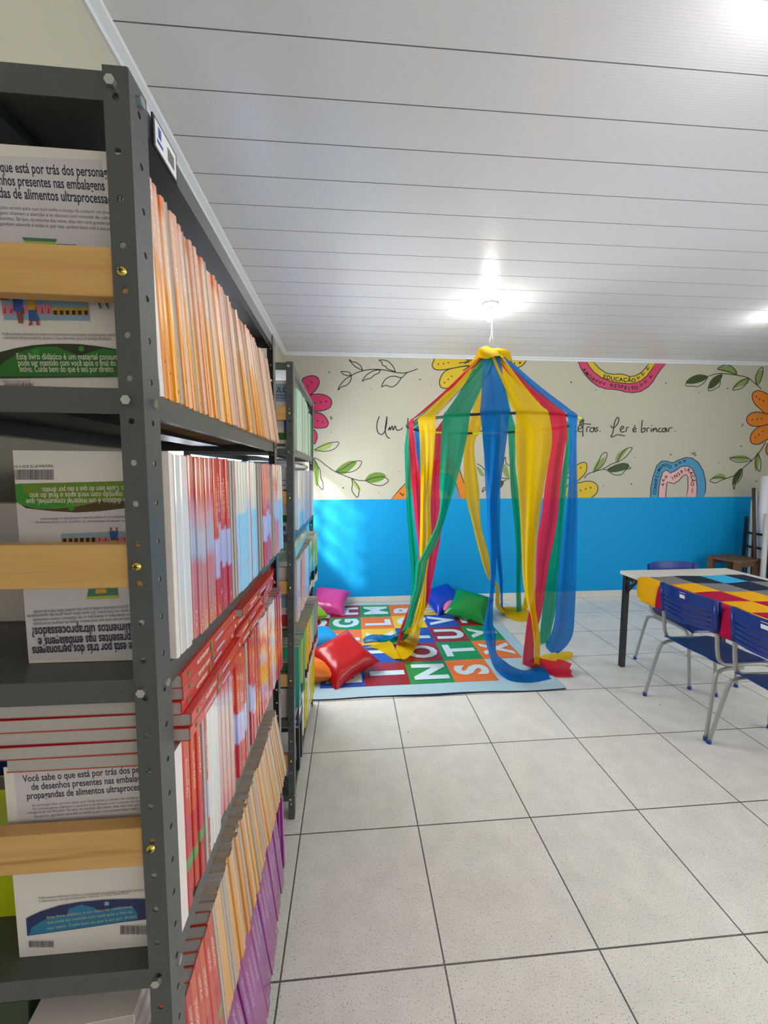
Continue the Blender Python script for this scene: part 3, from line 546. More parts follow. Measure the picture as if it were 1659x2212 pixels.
K['teal'] = spine_mat('teal_green_spine', [(0, (.02, .22, .17)), (.4, (.03, .30, .20)), (1, (.03, .34, .20))], .22, .08, .05)
K['lime'] = spine_mat('yellow_green_spine', [(0, (.60, .58, .48)), (.08, (.60, .58, .48)), (.09, (.012, .012, .012)), (.24, (.012, .012, .012)), (.25, (.50, .52, .03)), (1, (.34, .50, .03))], .22, .05, .05)
K['amber'] = spine_mat('amber_spine', [(0, (.62, .58, .5)), (.10, (.62, .58, .5)), (.11, (.012, .012, .012)), (.27, (.012, .012, .012)), (.28, (.74, .36, .02)), (1, (.74, .36, .03))], .22, .05, .05)
K['limewhite'] = spine_mat('green_and_cream_spine', [(0, (.62, .60, .50)), (.13, (.62, .60, .50)), (.14, (.012, .012, .012)), (.29, (.012, .012, .012)), (.30, (.56, .56, .30)), (1, (.22, .44, .10))], .22, .05, .05)
K['steelgrey'] = spine_mat('grey_spine_with_pink_foot', [(0, (.60, .42, .44)), (.12, (.60, .44, .46)), (.13, (.012, .015, .04)), (.30, (.012, .015, .04)), (.31, (.20, .26, .30)), (1, (.22, .28, .32))], .3, .05, .02)
K['brick'] = spine_mat('brick_red_spine', [(0, (.58, .38, .36)), (.12, (.58, .38, .36)), (.13, (.14, .01, .02)), (.30, (.14, .01, .02)), (.31, (.46, .18, .12)), (1, (.36, .14, .13))], .3, .05, .02)
K['yellow'] = spine_mat('yellow_spine', [(0, (.62, .52, .02)), (.9, (.66, .56, .03)), (1, (.40, .08, .10))], .22, .05, .03)
K['black'] = spine_mat('black_spine', [(0, (.012, .012, .014)), (1, (.012, .012, .014))], .35, .02, .02)
K['navy'] = mat('navy_cover', (.008, .02, .12), .3)
K['darkgreen'] = mat('dark_green_cover', (.01, .045, .012), .3)
K['limecover'] = mat('lime_cover', (.55, .62, .01), .3)
K['whitecover'] = mat('white_cover', (.74, .68, .64), .35)
_cache = {}
def book_meshes(t, h, w, cover, board=.0009, wavy=0):
    """U-shaped cover round a page block; spine at x=0, thickness along y, height along z"""
    key = (round(t, 4), round(h, 4), round(w, 4), cover.name, board)
    if key not in _cache:
        m_ = MB(); r = min(.0016, t*.25)
        prof = [(-w, 0), (-r, 0), (0, r), (0, t-r), (-r, t), (-w, t), (-w, t-board), (-r-board, t-board), (-board, t-r-board), (-board, r+board), (-r-board, board), (-w, board)]
        m_.grid([[(a, c, z) for a, c in prof] for z in (0, h)], cover, False, True)
        for z, s_ in ((0, 1), (h, -1)):
            v = [(a, c, z) for a, c in prof]; q = [(0, 1, 10, 11), (1, 2, 9, 10), (2, 3, 8, 9), (3, 4, 7, 8), (4, 5, 6, 7)]
            m_.add(v, [tuple(reversed(f)) if s_ > 0 else f for f in q], cover)
        p = MB(); p.box(-w+.001, -board*1.4, board*1.05, t-board*1.05, .0008, h-.0015, PAGES)
        _cache[key] = (m_.mesh('cover'), p.mesh('pages'))
    return _cache[key]
def book(M, t, h, w, cover, label, group=None, out=False, name='workbook'):
    """M places the lower front corner of the spine; out=True turns the page edges to the room"""
    root = empty(name, M, label, 'book', group)
    a, p = book_meshes(t, h, w, cover)
    X = Matrix.Identity(4) if not out else T((-w, t, 0)) @ RZ(math.pi)
    for nm, me in (('cover', a), ('pages', p)):
        o = bpy.data.objects.new(nm, me); COL.objects.link(o); o.parent = root; o.matrix_local = X
    return root
def lerp(a, b_, t): return a+(b_-a)*t
def row(MS, z, y0, y1, lean, xo, seq, where, hgt=.268, wd=.198, yaw=(0, 0), name='workbook', roll=(0, 0)):
    """a row of books on one deck. seq: (kind, description, thickness, fore-edge out?)"""
    tot = sum(s_[2]/math.cos(lerp(lean[0], lean[1], i/max(1, len(seq)-1))) for i, s_ in enumerate(seq)); k = (y1-y0)/tot
    y = y0; out = []; runs = {}
    for i, (kind, desc, t, fo) in enumerate(seq):
        f = i/max(1, len(seq)-1); an = lerp(lean[0], lean[1], f)+random.uniform(-.006, .006); tt = round(t*k*.95, 4)
        hh = hgt+random.choice((-.002, -.001, 0, .001)); xx = lerp(xo[0], xo[1], f)+random.choice((-.004, -.002, 0, .001, .002))
        M = MS @ T((xx, y, z+.0004)) @ RX(an) @ RY(-lerp(roll[0], roll[1], f)) @ RZ(lerp(yaw[0], yaw[1], f)+random.uniform(-.008, .008))
        lab = desc+' '+where
        out.append(book(M, tt, hh, wd, K[kind], lab, lab, fo, name)); y += t*k/math.cos(an)
    return out
def seq_of(*runs):
    s_ = []
    for n_, kind, desc, t, *fo in runs: s_ += [(kind, desc, t, bool(fo and fo[0]))]*n_
    return s_
# --- near bookcase, top row: orange workbooks leaning
random.seed(11)
sA = []
oA = 'thin glossy orange-spined workbook'; pA = 'thin peach-spined workbook'; cA = 'thin cream workbook with its pages outward'
pat = 'oooocooppoocopooppocooppocoppccppoopccoppooccpopoocpopcpoppcppcpppcppp'
for ch in pat: sA.append({'o': ('orange', oA, .0104, False), 'p': ('peach', pA, .0104, False), 'c': ('cream', cA, .0112, True)}[ch])
rowA = row(M1, 1.597, .066, .862, (.10, .44), (-.002, .012), sA, 'in the leaning top row of the near bookcase', .256, roll=(.0, .05))
# --- second row: shrink-wrapped packs and red textbooks
S2 = 'on the second shelf of the near bookcase'
W_, P_, R_, L_, T_, K_ = [('white', 'white textbook in shiny shrink wrap'), ('pink', 'pink textbook with a lavender middle'), ('red', 'red textbook with small white print'), ('lilac', 'red textbook with a lilac bar'), ('taupe', 'textbook with grey-brown page edges outward'), ('sky', 'white and light blue textbook')]
sB = seq_of((3, *W_, .0175), (3, *P_, .0165), (1, *R_, .010), (2, *P_, .0165), (5, *L_, .0175), (2, *T_, .015, True), (1, *P_, .0165), (5, *K_, .0175), (1, *W_, .016), (1, *R_, .010), (4, *K_, .0175), (3, *T_, .017, True), (6, *L_, .0175), (2, *T_, .015, True), (5, *P_, .0175), (4, *K_, .0175))
rowB = row(M1, 1.247, .070, .905, (.0, .06), (.004, .016), sB, S2, .278)
# --- third row: upright red and wrapped textbooks
S3 = 'upright on the third shelf of the near bookcase'
sC = seq_of((4, 'redgreen', 'red textbook with a green band', .0175), (1, *T_, .015, True), (1, *L_, .010), (4, 'white', 'plain white wrapped textbook', .0175), (4, 'rose', 'pale pink wrapped textbook', .0175),
            (6, *L_, .0175), (1, *T_, .018, True), (4, *L_, .0175), (3, 'redorange', 'red textbook with an orange band', .0175), (5, 'fiesta', 'yellow, orange and pink textbook', .0175), (1, 'red', 'dark red textbook', .014), (3, 'fiesta', 'yellow, orange and pink textbook', .0175), (2, 'white', 'plain white wrapped textbook', .018), (1, 'fiesta', 'yellow, orange and pink textbook', .0175), (7, 'redorange', 'red textbook with an orange band', .0175))
rowC = row(M1, .847, .072, .875, (.0, .06), (-.002, .014), sC, S3, .272)
# --- fourth row: thick red ones, then thin orange workbooks
S4 = 'on the fourth shelf of the near bookcase'
sD = []
for i in range(6): sD += [('redgreen' if i % 2 else 'red', 'thick red textbook', .020, False)]
for ch in 'copoccopoopcpoocpopcoocppocopcpopcoocpppocpocpppocppcp': sD.append({'o': ('gold', 'thin orange-spined workbook', .0118, False), 'p': ('tan', 'thin tan-spined workbook', .0118, False), 'c': ('cream', 'thin cream workbook with its pages outward', .0118, True)}[ch])
rowD = row(M1, .452, .066, .880, (.02, .24), (.004, .020), sD, S4, .264, roll=(.05, .09))
# --- bottom row: purple books sliding outwards
sE = [('purple', 'glossy purple textbook', .021, False)]*26
rowE = row(M1, .112, .080, .800, (.02, .10), (.046, .014), sE, 'on the bottom shelf of the near bookcase', .300, .20, (-.02, -.02), roll=(.19, .07))
for k, (yy, zz, an, lab) in enumerate(((.808, .1123, .06, 'purple textbook slumped against the end of the bottom purple row'), (.832, .1123, .07, 'last purple textbook at the end of the bottom row'))):
    book(M1 @ T((.004+.008*k, yy, zz)) @ RX(an) @ RZ(-.02), .018, .285, .20, K['purple'], lab)
# --- red books lying on top of the third row
zt = .847+.275
STK = mat('orange_red_spine', (.52, .030, .020), .25, coat=.3); DARKRED = mat('dark_red_cover', (.26, .006, .012), .25, coat=.3)
TITLE = mat('spine_title_cream', (.80, .66, .55), .4); SGREEN = mat('spine_green', (.07, .25, .05), .4); SVIO = mat('spine_lilac', (.42, .44, .70), .4)
def lying(M, t, L_, w_, label, spine=None, deco=True, name='textbook', group=None):
    """a book lying flat: spine along +y at x=0, thickness up"""
    B_ = M @ Matrix(((1, 0, 0, 0), (0, 0, 1, 0), (0, -1, 0, t), (0, 0, 0, 1)))     # local y (thickness) -> -z, local z (height) -> +y
    b_ = book(B_, t, L_, w_, spine or STK, label, group, name=name)
    if deco:
        m_ = MB(); e = .0006; c = t/2
        def q(z0, z1, y0, y1, mt): m_.add([(e, y0, z0), (e, y1, z0), (e, y1, z1), (e, y0, z1)], [(0, 1, 2, 3)], mt)
        z = .055
        while z < .105: a = random.uniform(.0012, .003); q(z, z+a, c-.0030-random.uniform(0, .0014), c+.0014+random.uniform(0, .0022), TITLE); z += a+random.uniform(.0012, .0024)
        q(.118, .125, .0015, t-.0015, SGREEN); q(.140, .185, c-.0022, c+.0022, SVIO); q(.020, .027, c-.003, c+.003, SGREEN); q(L_-.020, L_-.013, c-.003, c+.003, TITLE)
        m_.build('spine_print', b_)
    return b_
words = ['lowest', 'second', 'third', 'fourth', 'top']
for k in range(5):
    lying(M1 @ T((.004+(.010 if k < 2 else -.002)+.001*k, .062+.004*(k % 2), zt+.001+k*.0196)) @ RZ(.010*(k % 3-1)), .0192, .272, .20, 'red textbook lying flat, %s of the near stack above the third row' % words[k])
for k in range(4):
    lying(M1 @ T((-.008+(.012 if k < 2 else 0), .335+.003*k, zt+.001+k*.0185)) @ RZ(.03*(k % 2)-.02), .0180, .272, .19, 'red textbook lying flat, %s of the short stack behind the near stack' % ['lowest', 'second', 'third', 'top'][k])
lying(M1 @ T((.016, .352, zt+.076)) @ RX(.035) @ RZ(-.05), .0170, .272, .19, 'red textbook resting askew on the short stack under the blue-grey shelf edge')
for k in range(2):
    lying(M1 @ T((.004, .60+.02*k, zt+.002+k*.021)) @ RX(.05+.05*k) @ RZ(.05), .018, .262, .19, ['red textbook lying tilted under the topmost far one', 'topmost far red textbook with a pale cover, jutting past the bookcase end'][k])
# --- backs of the books that face the near end, with their printed covers
CP = {k: mat('print_'+k, c, .45) for k, c in dict(lav=(.60, .57, .59), navy=(.018, .012, .05), grey=(.10, .09, .11), green=(.015, .15, .012), dgreen=(.012, .028, .006), lgreen=(.03, .24, .02), lime=(.40, .46, .06), bowl=(.05, .19, .11), sky=(.24, .38, .50), pink=(.66, .22, .28), yel=(.62, .36, .02), dark=(.05, .012, .01),
      red=(.5, .03, .03), blue=(.03, .10, .33), white=(.74, .70, .62), olive=(.12, .22, .012), brown=(.07, .035, .005), bnavy=(.008, .02, .11), azure=(.01, .17, .33), ytext=(.52, .46, .16), skin=(.25, .05, .03)).items()}
class Cover:
    """print on the outer board of a book; positions are read off the photograph and laid on the real cover plane"""
    def __init__(s, b_, w_, h_): s.b = b_; s.I = b_.matrix_world.inverted(); s.mb = MB(); s.w = w_; s.h = h_; s.e = .0003; s.xm = -.0008
    def p(s, px, py):
        q = s.raw(px, py); return Vector((min(max(q.x, -s.w), -.0005), q.y, min(max(q.z, .0005), s.h-.0005)))
    def raw(s, px, py):
        o = s.I @ EYE; d = s.I.to_3x3() @ ray(px, py); return o+d*((-s.e-o.y)/d.y)
    def fill(s, cr, pts, col, smooth=False):
        P_ = [cr(*p) for p in pts]; P_ = spline(P_, 5, True) if smooth else P_
        s.e += .00003; s.mb.poly([s.p(*q) for q in P_], CP[col])
    def text(s, cr, st, A, B_, size, col, off=0.0):
        s.e += .00003; a = s.raw(*cr(*A)); c = s.raw(*cr(*B_)); up = s.raw(*cr(A[0], A[1]-10))-a; d = (c-a)
        u = Vector((-d.z, 0, d.x)).normalized()              # perpendicular to the baseline within the cover
        if d.x < 0: u = Vector((-d.z, 0, d.x)).normalized()
        k = up.length/10
        v, f, t0, t1 = text_geo(st, off); e = d/(t1-t0); V = [a+e*(x-t0)+u*(size*k/.72*y) for x, y in v]
        ok = [-s.w < q.x < s.xm and .0005 < q.z < s.h-.0005 for q in V]
        s.mb.add(V, [q for q in f if all(ok[i] for i in q)], CP[col])
    def bars(s, cr, x0, x1, y0, y1, n_, col='grey'):
        s.e += .00003; x = x0
        while x < x1:
            a = random.uniform(.4, 1.6)*(x1-x0)/n_*.5
            s.mb.poly([s.p(*cr(*q)) for q in ((x, y0), (min(x+a, x1), y0), (min(x+a, x1), y1), (x, y1))], CP[col]); x += a+random.uniform(.4, 1.3)*(x1-x0)/n_*.5
    def done(s): return s.mb.build('cover_print', s.b)
bpy.context.view_layer.update()
I1, I2, I3, I4, I5 = crop(0, 100, .2170), crop(0, 500, .2170), crop(0, 960, .2170), crop(0, 1400, .2411), crop(0, 1780, .2652)
def face_book(y, z, lean, h_, w_, label, x=-.001, yaw=0.0, t=.010):
    return book(M1 @ T((x, y, z)) @ RX(lean) @ RZ(yaw), t, h_, w_, K['whitecover'], label)
fa = face_book(.052, 1.5975, .09, .270, .198, 'white workbook facing the near end of the top shelf, green arch at its foot'); bpy.context.view_layer.update()
c = Cover(fa, .198, .270)
c.fill(I1, [(-900, 1040), (1000, 1130), (1090, 2050), (-900, 2000)], 'lav')
c.text(I1, 'que está por trás dos personagens', (5, 1248), (1180, 1308), 105, 'navy', .018); c.text(I1, 'nhos presentes nas embalagens', (-5, 1378), (1045, 1435), 105, 'navy', .018); c.text(I1, 'das de alimentos ultraprocessados?', (-5, 1505), (1225, 1572), 105, 'navy', .018)
for k, s_ in enumerate(('ções servem para que você tenha o desejo de comprar um produto', 'gens chamam a atenção e te deixam com vontade de comer o', 'biscoito. Só que, na maioria das vezes, eles têm uma grande quanti', 'gordura saturada e sódio e, por isso, podem fazer mal à sua saúde')):
    c.text(I1, s_, (0, 1618+54*k), (1160, 1672+54*k), 36, 'grey')
c.fill(I1, [(220, 1900), (568, 1918), (555, 1950), (235, 1935)], 'bowl'); c.fill(I1, [(235, 1935), (555, 1950), (540, 1985), (260, 1975)], 'lime'); c.fill(I1, [(560, 1968), (760, 1972), (760, 1978), (560, 1974)], 'blue')
c.fill(I2, [(5, 640), (870, 670), (897, 888), (40, 880)], 'sky'); c.fill(I2, [(0, 640), (90, 640), (90, 685), (0, 682)], 'red'); c.fill(I2, [(365, 640), (850, 655), (850, 690), (370, 680)], 'dark')
for k in range(8): c.fill(I2, [(18+62*k, 722), (74+62*k, 724), (78+62*k, 826), (24+62*k, 824)], 'pink'); c.fill(I2, [(44+62*k, 760), (54+62*k, 760), (62+62*k, 815), (38+62*k, 815)], 'red')
for k in range(6): c.fill(I2, [(515+61*k, 760), (572+61*k, 762), (574+61*k, 832), (518+61*k, 830)], 'yel'); c.fill(I2, [(530+61*k, 785), (568+61*k, 786), (570+61*k, 830), (532+61*k, 828)], 'dark')
c.fill(I2, [(125, 640), (215, 640), (232, 795), (130, 795)], 'blue'); c.fill(I2, [(160, 795), (185, 795), (205, 915), (185, 915)], 'skin'); c.fill(I2, [(195, 795), (225, 795), (230, 915), (212, 915)], 'skin')
c.fill(I2, [(280, 640), (345, 645), (355, 780), (280, 780)], 'yel'); c.fill(I2, [(282, 780), (355, 780), (395, 890), (288, 890)], 'blue'); c.fill(I2, [(300, 890), (320, 890), (322, 932), (280, 935)], 'red'); c.fill(I2, [(355, 890), (378, 890), (400, 932), (365, 932)], 'red')
c.fill(I2, [(960, 670), (990, 680), (1010, 770), (995, 770)], 'bowl'); c.fill(I2, [(1030, 680), (1060, 685), (1090, 770), (1075, 772)], 'bowl')
c.text(I2, 'Prefira sempre alimentos in natura ou minimamente processados e preparações culinárias', (25, 1032), (1180, 1042), 30, 'grey'); c.text(I2, 'a alimentos ultraprocessados. Acesse o Guia Alimentar para a População Brasileira.', (35, 1068), (1110, 1080), 30, 'grey')
arch = [(-700, 1445), (-500, 1330), (-250, 1262), (0, 1200), (160, 1160), (320, 1133), (480, 1120), (640, 1117), (800, 1122), (960, 1140), (1180, 1175), (1180, 1445)]
c.fill(I2, arch, 'dgreen'); c.fill(I2, [(-300, 1440), (40, 1300), (200, 1200), (380, 1150), (560, 1145), (700, 1200), (790, 1240), (900, 1200), (1020, 1165), (1180, 1190), (1180, 1440)], 'green'); c.fill(I2, [(320, 1180), (380, 1170), (390, 1225), (325, 1235)], 'lgreen'); c.fill(I2, [(785, 1150), (825, 1145), (835, 1185), (790, 1190)], 'lgreen', True)
c.text(I2, 'Este livro didático é um material consumível', (170, 1272), (1260, 1275), 62, 'white', .006); c.text(I2, 'pode ser mantido com você após o final do ano', (185, 1335), (1250, 1337), 62, 'white', .006); c.text(I2, 'letivo. Cuide bem do que é seu por direito.', (200, 1397), (1140, 1397), 62, 'white', .006)
c.bars(I2, 40, 330, 1510, 1585, 26); c.text(I2, 'ISBN 978-65-5', (25, 1503), (300, 1506), 20, 'grey'); c.bars(crop(280, 700, .13564), 400, 480, 890, 1072, 10); c.text(crop(280, 700, .13564), 'LA', (408, 1142), (495, 1138), 52, 'dark', .02); c.done()
fb = face_book(.056, 1.2475, -.0, .280, .190, 'white workbook standing upside down at the near end of the second shelf', .004); bpy.context.view_layer.update()
c = Cover(fb, .190, .280); c.xm = -.030
c.fill(I3, [(-400, 590), (1300, 640), (1320, 2140), (250, 2150), (150, 1460), (40, 900), (-400, 900)], 'lav'); c.bars(I3, 0, 535, 250, 352, 60); c.text(I3, '0096P23010001L', (525, 200), (-15, 212), 28, 'grey')
garch = [(-200, 395), (1300, 362), (1300, 628), (1210, 640), (1000, 665), (760, 678), (520, 665), (260, 636), (0, 570), (-200, 480)]
c.fill(I3, garch, 'brown'); c.fill(I3, [(0, 395), (200, 390), (1300, 365), (1300, 560), (1000, 560), (900, 590), (760, 620), (560, 640), (360, 640), (180, 590), (60, 480)], 'olive'); c.fill(I3, [(0, 395), (205, 390), (240, 480), (330, 560), (480, 590), (640, 560), (740, 575), (620, 620), (460, 640), (300, 625), (120, 560), (20, 470)], 'lgreen'); c.fill(I3, [(688, 615), (735, 612), (732, 655), (690, 655)], 'lgreen', True)
c.text(I3, 'letivo. Cuide bem do que é seu por direito.', (1320, 412), (410, 432), 55, 'white', .006); c.text(I3, 'pode ser mantido com você após o final do ano', (1440, 472), (295, 488), 55, 'white', .006); c.text(I3, 'livro didático é um material consumível, que', (1330, 535), (258, 548), 55, 'white', .006)
c.text(I3, 'Prefira sempre alimentos in natura ou minimamente', (1330, 750), (350, 768), 26, 'grey'); c.text(I3, 'processados e preparações culinárias a alimentos', (1330, 708), (400, 735), 26, 'grey')
c.fill(I3, [(605, 890), (1320, 860), (1320, 1030), (612, 1030)], 'sky')
for k in range(6): c.fill(I3, [(617+57*k, 936-2*k), (670+57*k, 934-2*k), (670+57*k, 990), (620+57*k, 992)], 'yel'); c.fill(I3, [(625+57*k, 938-2*k), (662+57*k, 936-2*k), (662+57*k, 972), (627+57*k, 972)], 'dark')
for k in range(5): c.fill(I3, [(962+62*k, 925), (1018+62*k, 922), (1020+62*k, 1008), (968+62*k, 1010)], 'pink'); c.fill(I3, [(980+62*k, 930), (1000+62*k, 930), (992+62*k, 985), (988+62*k, 985)], 'red')
c.fill(I3, [(1085, 865), (1175, 858), (1165, 955), (1105, 958)], 'blue'); c.fill(I3, [(1105, 955), (1165, 955), (1160, 1015), (1110, 1015)], 'yel'); c.fill(I3, [(1090, 825), (1110, 825), (1112, 860), (1100, 860)], 'skin'); c.fill(I3, [(1150, 825), (1170, 825), (1165, 858), (1155, 858)], 'skin')
c.fill(I3, [(880, 1440), (1165, 1430), (1178, 1530), (860, 1545)], 'bowl'); c.fill(I3, [(862, 1515), (1178, 1500), (1180, 1530), (860, 1545)], 'lime'); c.fill(I3, [(950, 1440), (1060, 1436), (1060, 1480), (950, 1485)], 'yel')
for k, s_ in enumerate(('de açúcar, gordura saturada e sódio e, por isso, podem fazer mal à sua saúde.', 'refrigerante ou biscoito. Só que têm uma grande quantidade', 'imagens chamam a atenção e te deixam com vontade', 'As ilustrações servem para que você tenha o desejo de comprar um produto.')):
    c.text(I3, s_, (1420, 1596+40*k), (325-(60 if k == 1 else 0), 1658+40*k), 34, 'grey')
c.text(I3, 'propagandas de alimentos ultraprocessados?', (1860, 1760), (312, 1828), 96, 'navy', .018); c.text(I3, 'de desenhos presentes nas embalagens e', (1730, 1862), (375, 1930), 96, 'navy', .018); c.text(I3, 'o que está por trás dos personagens', (1450, 1965), (318, 2018), 96, 'navy', .018); c.done()
fc = face_book(.029, .8475, .0, .274, .206, 'white workbook facing the near end of the third shelf, blue arch at its foot', .0, t=.038); bpy.context.view_layer.update()
c = Cover(fc, .206, .274)
c.fill(I4, [(120, 1090), (1300, 990), (1330, 1700), (190, 1790)], 'lav')
c.text(I4, 'Você sabe o que está por trás dos personagens', (205, 1200), (1520, 1092), 62, 'navy', .018); c.text(I4, 'de desenhos presentes nas embalagens e', (283, 1272), (1400, 1182), 62, 'navy', .018); c.text(I4, 'propagandas de alimentos ultraprocessados?', (243, 1355), (1420, 1258), 62, 'navy', .018)
for k, s_ in enumerate(('As propagandas servem para que você tenha o desejo de comprar um', 'Os personagens chamam a atenção e te deixam com vontade de comer', 'refrigerante ou biscoito. Só que, na maioria das vezes, eles têm uma grande', 'de açúcar, gordura saturada e sódio e, por isso, podem fazer mal à sua')):
    c.text(I4, s_, ((285, 290, 245, 305)[k], 1420+33*k), (1300, 1342+33*k), 22, 'grey')
c.fill(I4, [(345, 1622), (630, 1602), (650, 1720), (365, 1735)], 'sky')
for k in range(7): c.fill(I4, [(370+32*k, 1660-2*k), (388+32*k, 1658-2*k), (392+32*k, 1708-2*k), (376+32*k, 1710-2*k)], 'blue' if k < 2 else 'red')
c.fill(I4, [(605, 1560), (875, 1548), (850, 1620), (862, 1720), (640, 1735), (645, 1640)], 'bowl'); c.fill(I4, [(605, 1560), (875, 1548), (866, 1572), (625, 1585)], 'lime'); c.fill(I4, [(655, 1660), (700, 1620), (725, 1665), (720, 1725), (645, 1730)], 'red', True); c.fill(I4, [(735, 1680), (780, 1645), (830, 1680), (830, 1725), (735, 1728)], 'yel', True); c.fill(I4, [(730, 1605), (770, 1610), (800, 1590), (800, 1645), (760, 1655)], 'yel', True)
c.fill(I4, [(870, 1608), (1110, 1580), (1115, 1690), (870, 1705)], 'white')
for k in range(4): c.text(I4, 'Uma propaganda típica para chamar', (885, 1618+25*k), (1095-30*k, 1602+25*k), 14, 'grey')
c.text(I5, 'Prefira sempre alimentos in natura ou minimamente processados e preparações culinárias', (315, 612), (1170, 545), 18, 'grey'); c.text(I5, 'a alimentos ultraprocessados. Acesse o Guia Alimentar', (318, 640), (1050, 570), 18, 'grey')
c.fill(I5, [(212, 770), (330, 715), (480, 668), (640, 640), (840, 620), (1000, 615), (1250, 612), (1250, 770), (1000, 800), (700, 845), (222, 912)], 'bnavy'); c.fill(I5, [(235, 905), (260, 840), (380, 770), (470, 745), (550, 740), (560, 690), (660, 655), (760, 680), (830, 715), (960, 672), (1080, 670), (1120, 730), (1120, 775), (700, 840)], 'azure'); c.fill(I5, [(850, 635), (885, 632), (888, 662), (852, 665)], 'sky')
for k, (a, b_) in enumerate((((385, 770), (1080, 680)), ((385, 812), (1080, 722)), ((385, 860), (1120, 758)))): c.text(I5, ('Este livro didático é um material consumível,', 'que pode ser mantido com você após o final do', 'ano letivo. Cuide bem do que é seu por direito.')[k], a, b_, 20, 'ytext', .006)
c.bars(I5, 235, 435, 955, 1005, 22); c.bars(I5, 980, 1230, 830, 900, 26); c.done()
# books lying above the third row at the near end (page edges seen), and the darker ones on the fourth shelf
zz = .847+.276
for k in range(5):
    t = .0172; lying(M1 @ T((-.012-.004*(k % 2), .016, zz+k*(t+.0006))) @ RZ(.012*(k % 2)), t, .044, .180+(.016 if k > 1 else 0)+.003*(k % 2), 'white-paged book lying at the near end over the third row, %s of its stack' % words[k], K['red'], False, name='textbook')
back = [(M1 @ T((-.300, .22, 1.2475)), .03, .20, .115, 'whitecover', 'white and green book behind the upside-down one on the second shelf'), (M1 @ T((-.226, .085, .8475)), .03, .20, .16, 'limecover', 'lime book behind the end book on the third shelf'), (M1 @ T((-.222, .120, .8475)), .03, .27, .18, 'navy', 'dark blue book behind the lime one on the third shelf')]
for M, t, h_, w_, k_, lab in back: book(M, t, h_, w_, K[k_], lab)
m_ = MB(); m_.box(-.41, -.301, .2192, .2198, 1.31, 1.37, CP['bowl']); m_.build('cover_print', [o for o in S.objects if o.get('label') == back[0][5]][0]).matrix_local = back[0][0].inverted() @ M1
for k in range(5):
    lying(M1 @ T((-.030-.006*k, .012, .690+k*.0155)) @ RX(.0) @ RZ(.02*k), .0148, .052, .175-.01*k, 'grey-paged book lying at the near end of the fourth shelf, %s of its stack' % words[k], K['red'] if k == 1 else K['whitecover'], False)
book(M1 @ T((-.030, .052, .4525)), .014, .236, .185, K['whitecover'], 'white workbook standing below the grey-paged stack on the fourth shelf')
book(M1 @ T((-.205, .030, .4525)) @ RX(-.02), .016, .318, .18, K['darkgreen'], 'dark green book at the left of the fourth shelf near end')

# --- far bookcase
F1, F2, F3, F4, F5 = ['on the %s shelf of the far bookcase' % s_ for s_ in ('top', 'second', 'third', 'fourth', 'bottom')]
row(M2, 1.597, .16, .60, (.03, .04), (.0, .0), seq_of((5, 'palegreen', 'pale green workbook', .021), (1, 'greenline', 'dark green workbook', .012), (3, 'palegreen', 'pale green workbook', .021)), F1, .265)
row(M2, 1.597, .61, .80, (.05, .08), (-.01, .0), seq_of((4, 'palegreen', 'pale green workbook', .021), (2, 'greenline', 'dark green workbook', .012)), F1, .235)
row(M2, 1.247, .16, .84, (.0, .0), (.0, .004), seq_of((3, 'white', 'white wrapped textbook', .022), (1, 'whiteblue', 'white textbook with a blue foot', .022), (1, 'olive', 'textbook with an olive photo on its spine', .022), (2, 'whiteblue', 'white textbook with a blue foot', .022), (11, 'lavender', 'lavender-grey textbook', .024), (2, 'white', 'white wrapped textbook', .022)), F2, .265)
row(M2, .847, .10, .66, (.0, .03), (.006, .012), seq_of((2, 'pastel', 'pastel wrapped textbook', .026), (2, 'violet', 'violet-striped textbook', .026), (3, 'salmon', 'salmon-striped textbook', .026), (4, 'pastel', 'pastel wrapped textbook', .026), (2, 'azure', 'bright blue textbook', .022), (3, 'aqualime', 'aqua and lime textbook', .022)), F3, .275)
row(M2, .847, .665, .83, (.03, .06), (.024, .030), seq_of((3, 'aqualime', 'aqua and lime textbook', .022), (4, 'leafy', 'lime green textbook', .024)), F3, .30)
row(M2, .452, .10, .84, (.03, .0), (.010, .034), seq_of((3, 'teal', 'teal green textbook', .024), (1, 'lime', 'yellow-green textbook', .024), (3, 'teal', 'teal green textbook', .024), (2, 'lime', 'yellow-green textbook', .024), (2, 'amber', 'amber textbook', .024), (1, 'limewhite', 'green and cream textbook', .024), (1, 'amber', 'amber textbook', .024), (6, 'limewhite', 'green and cream textbook', .022), (5, 'steelgrey', 'grey textbook with a pink foot', .022), (3, 'brick', 'brick red textbook', .022)), F4, .285)
row(M2, .112, .34, .86, (.0, .0), (-.01, .012), seq_of((3, 'white', 'white textbook', .024), (4, 'yellow', 'yellow textbook', .026), (2, 'white', 'white textbook', .024), (6, 'yellow', 'yellow textbook', .028)), F5, .30)
def packet(M, L_, w_, t, material, label, cat='book pack', name='book_pack'):
    """stack wrapped in film: rounded slab"""
    m_ = MB(); r = .012; rows = []
    for x_, s_ in ((0, .4), (-r, 1), (-w_+r, 1), (-w_, .4)): rows.append([(x_, a, t/2+c_*s_*t/2) for a, c_ in ((0, -.5), (r, -1), (L_-r, -1), (L_, -.5), (L_, .5), (L_-r, 1), (r, 1), (0, .5))])
    m_.grid(rows, material, True, True); m_.add(rows[0]+rows[-1], [tuple(range(8)), tuple(range(15, 7, -1))], material)
    o = m_.build(name, M=M); return tag(o, label, cat)
packet(M2 @ T((.004, .05, .847+.279)) @ RZ(.02), .62, .30, .074, mat('sage_green_wrap', (.30, .44, .33), .25, coat=.4), 'sage green wrapped pack lying on the third row of the far bookcase')
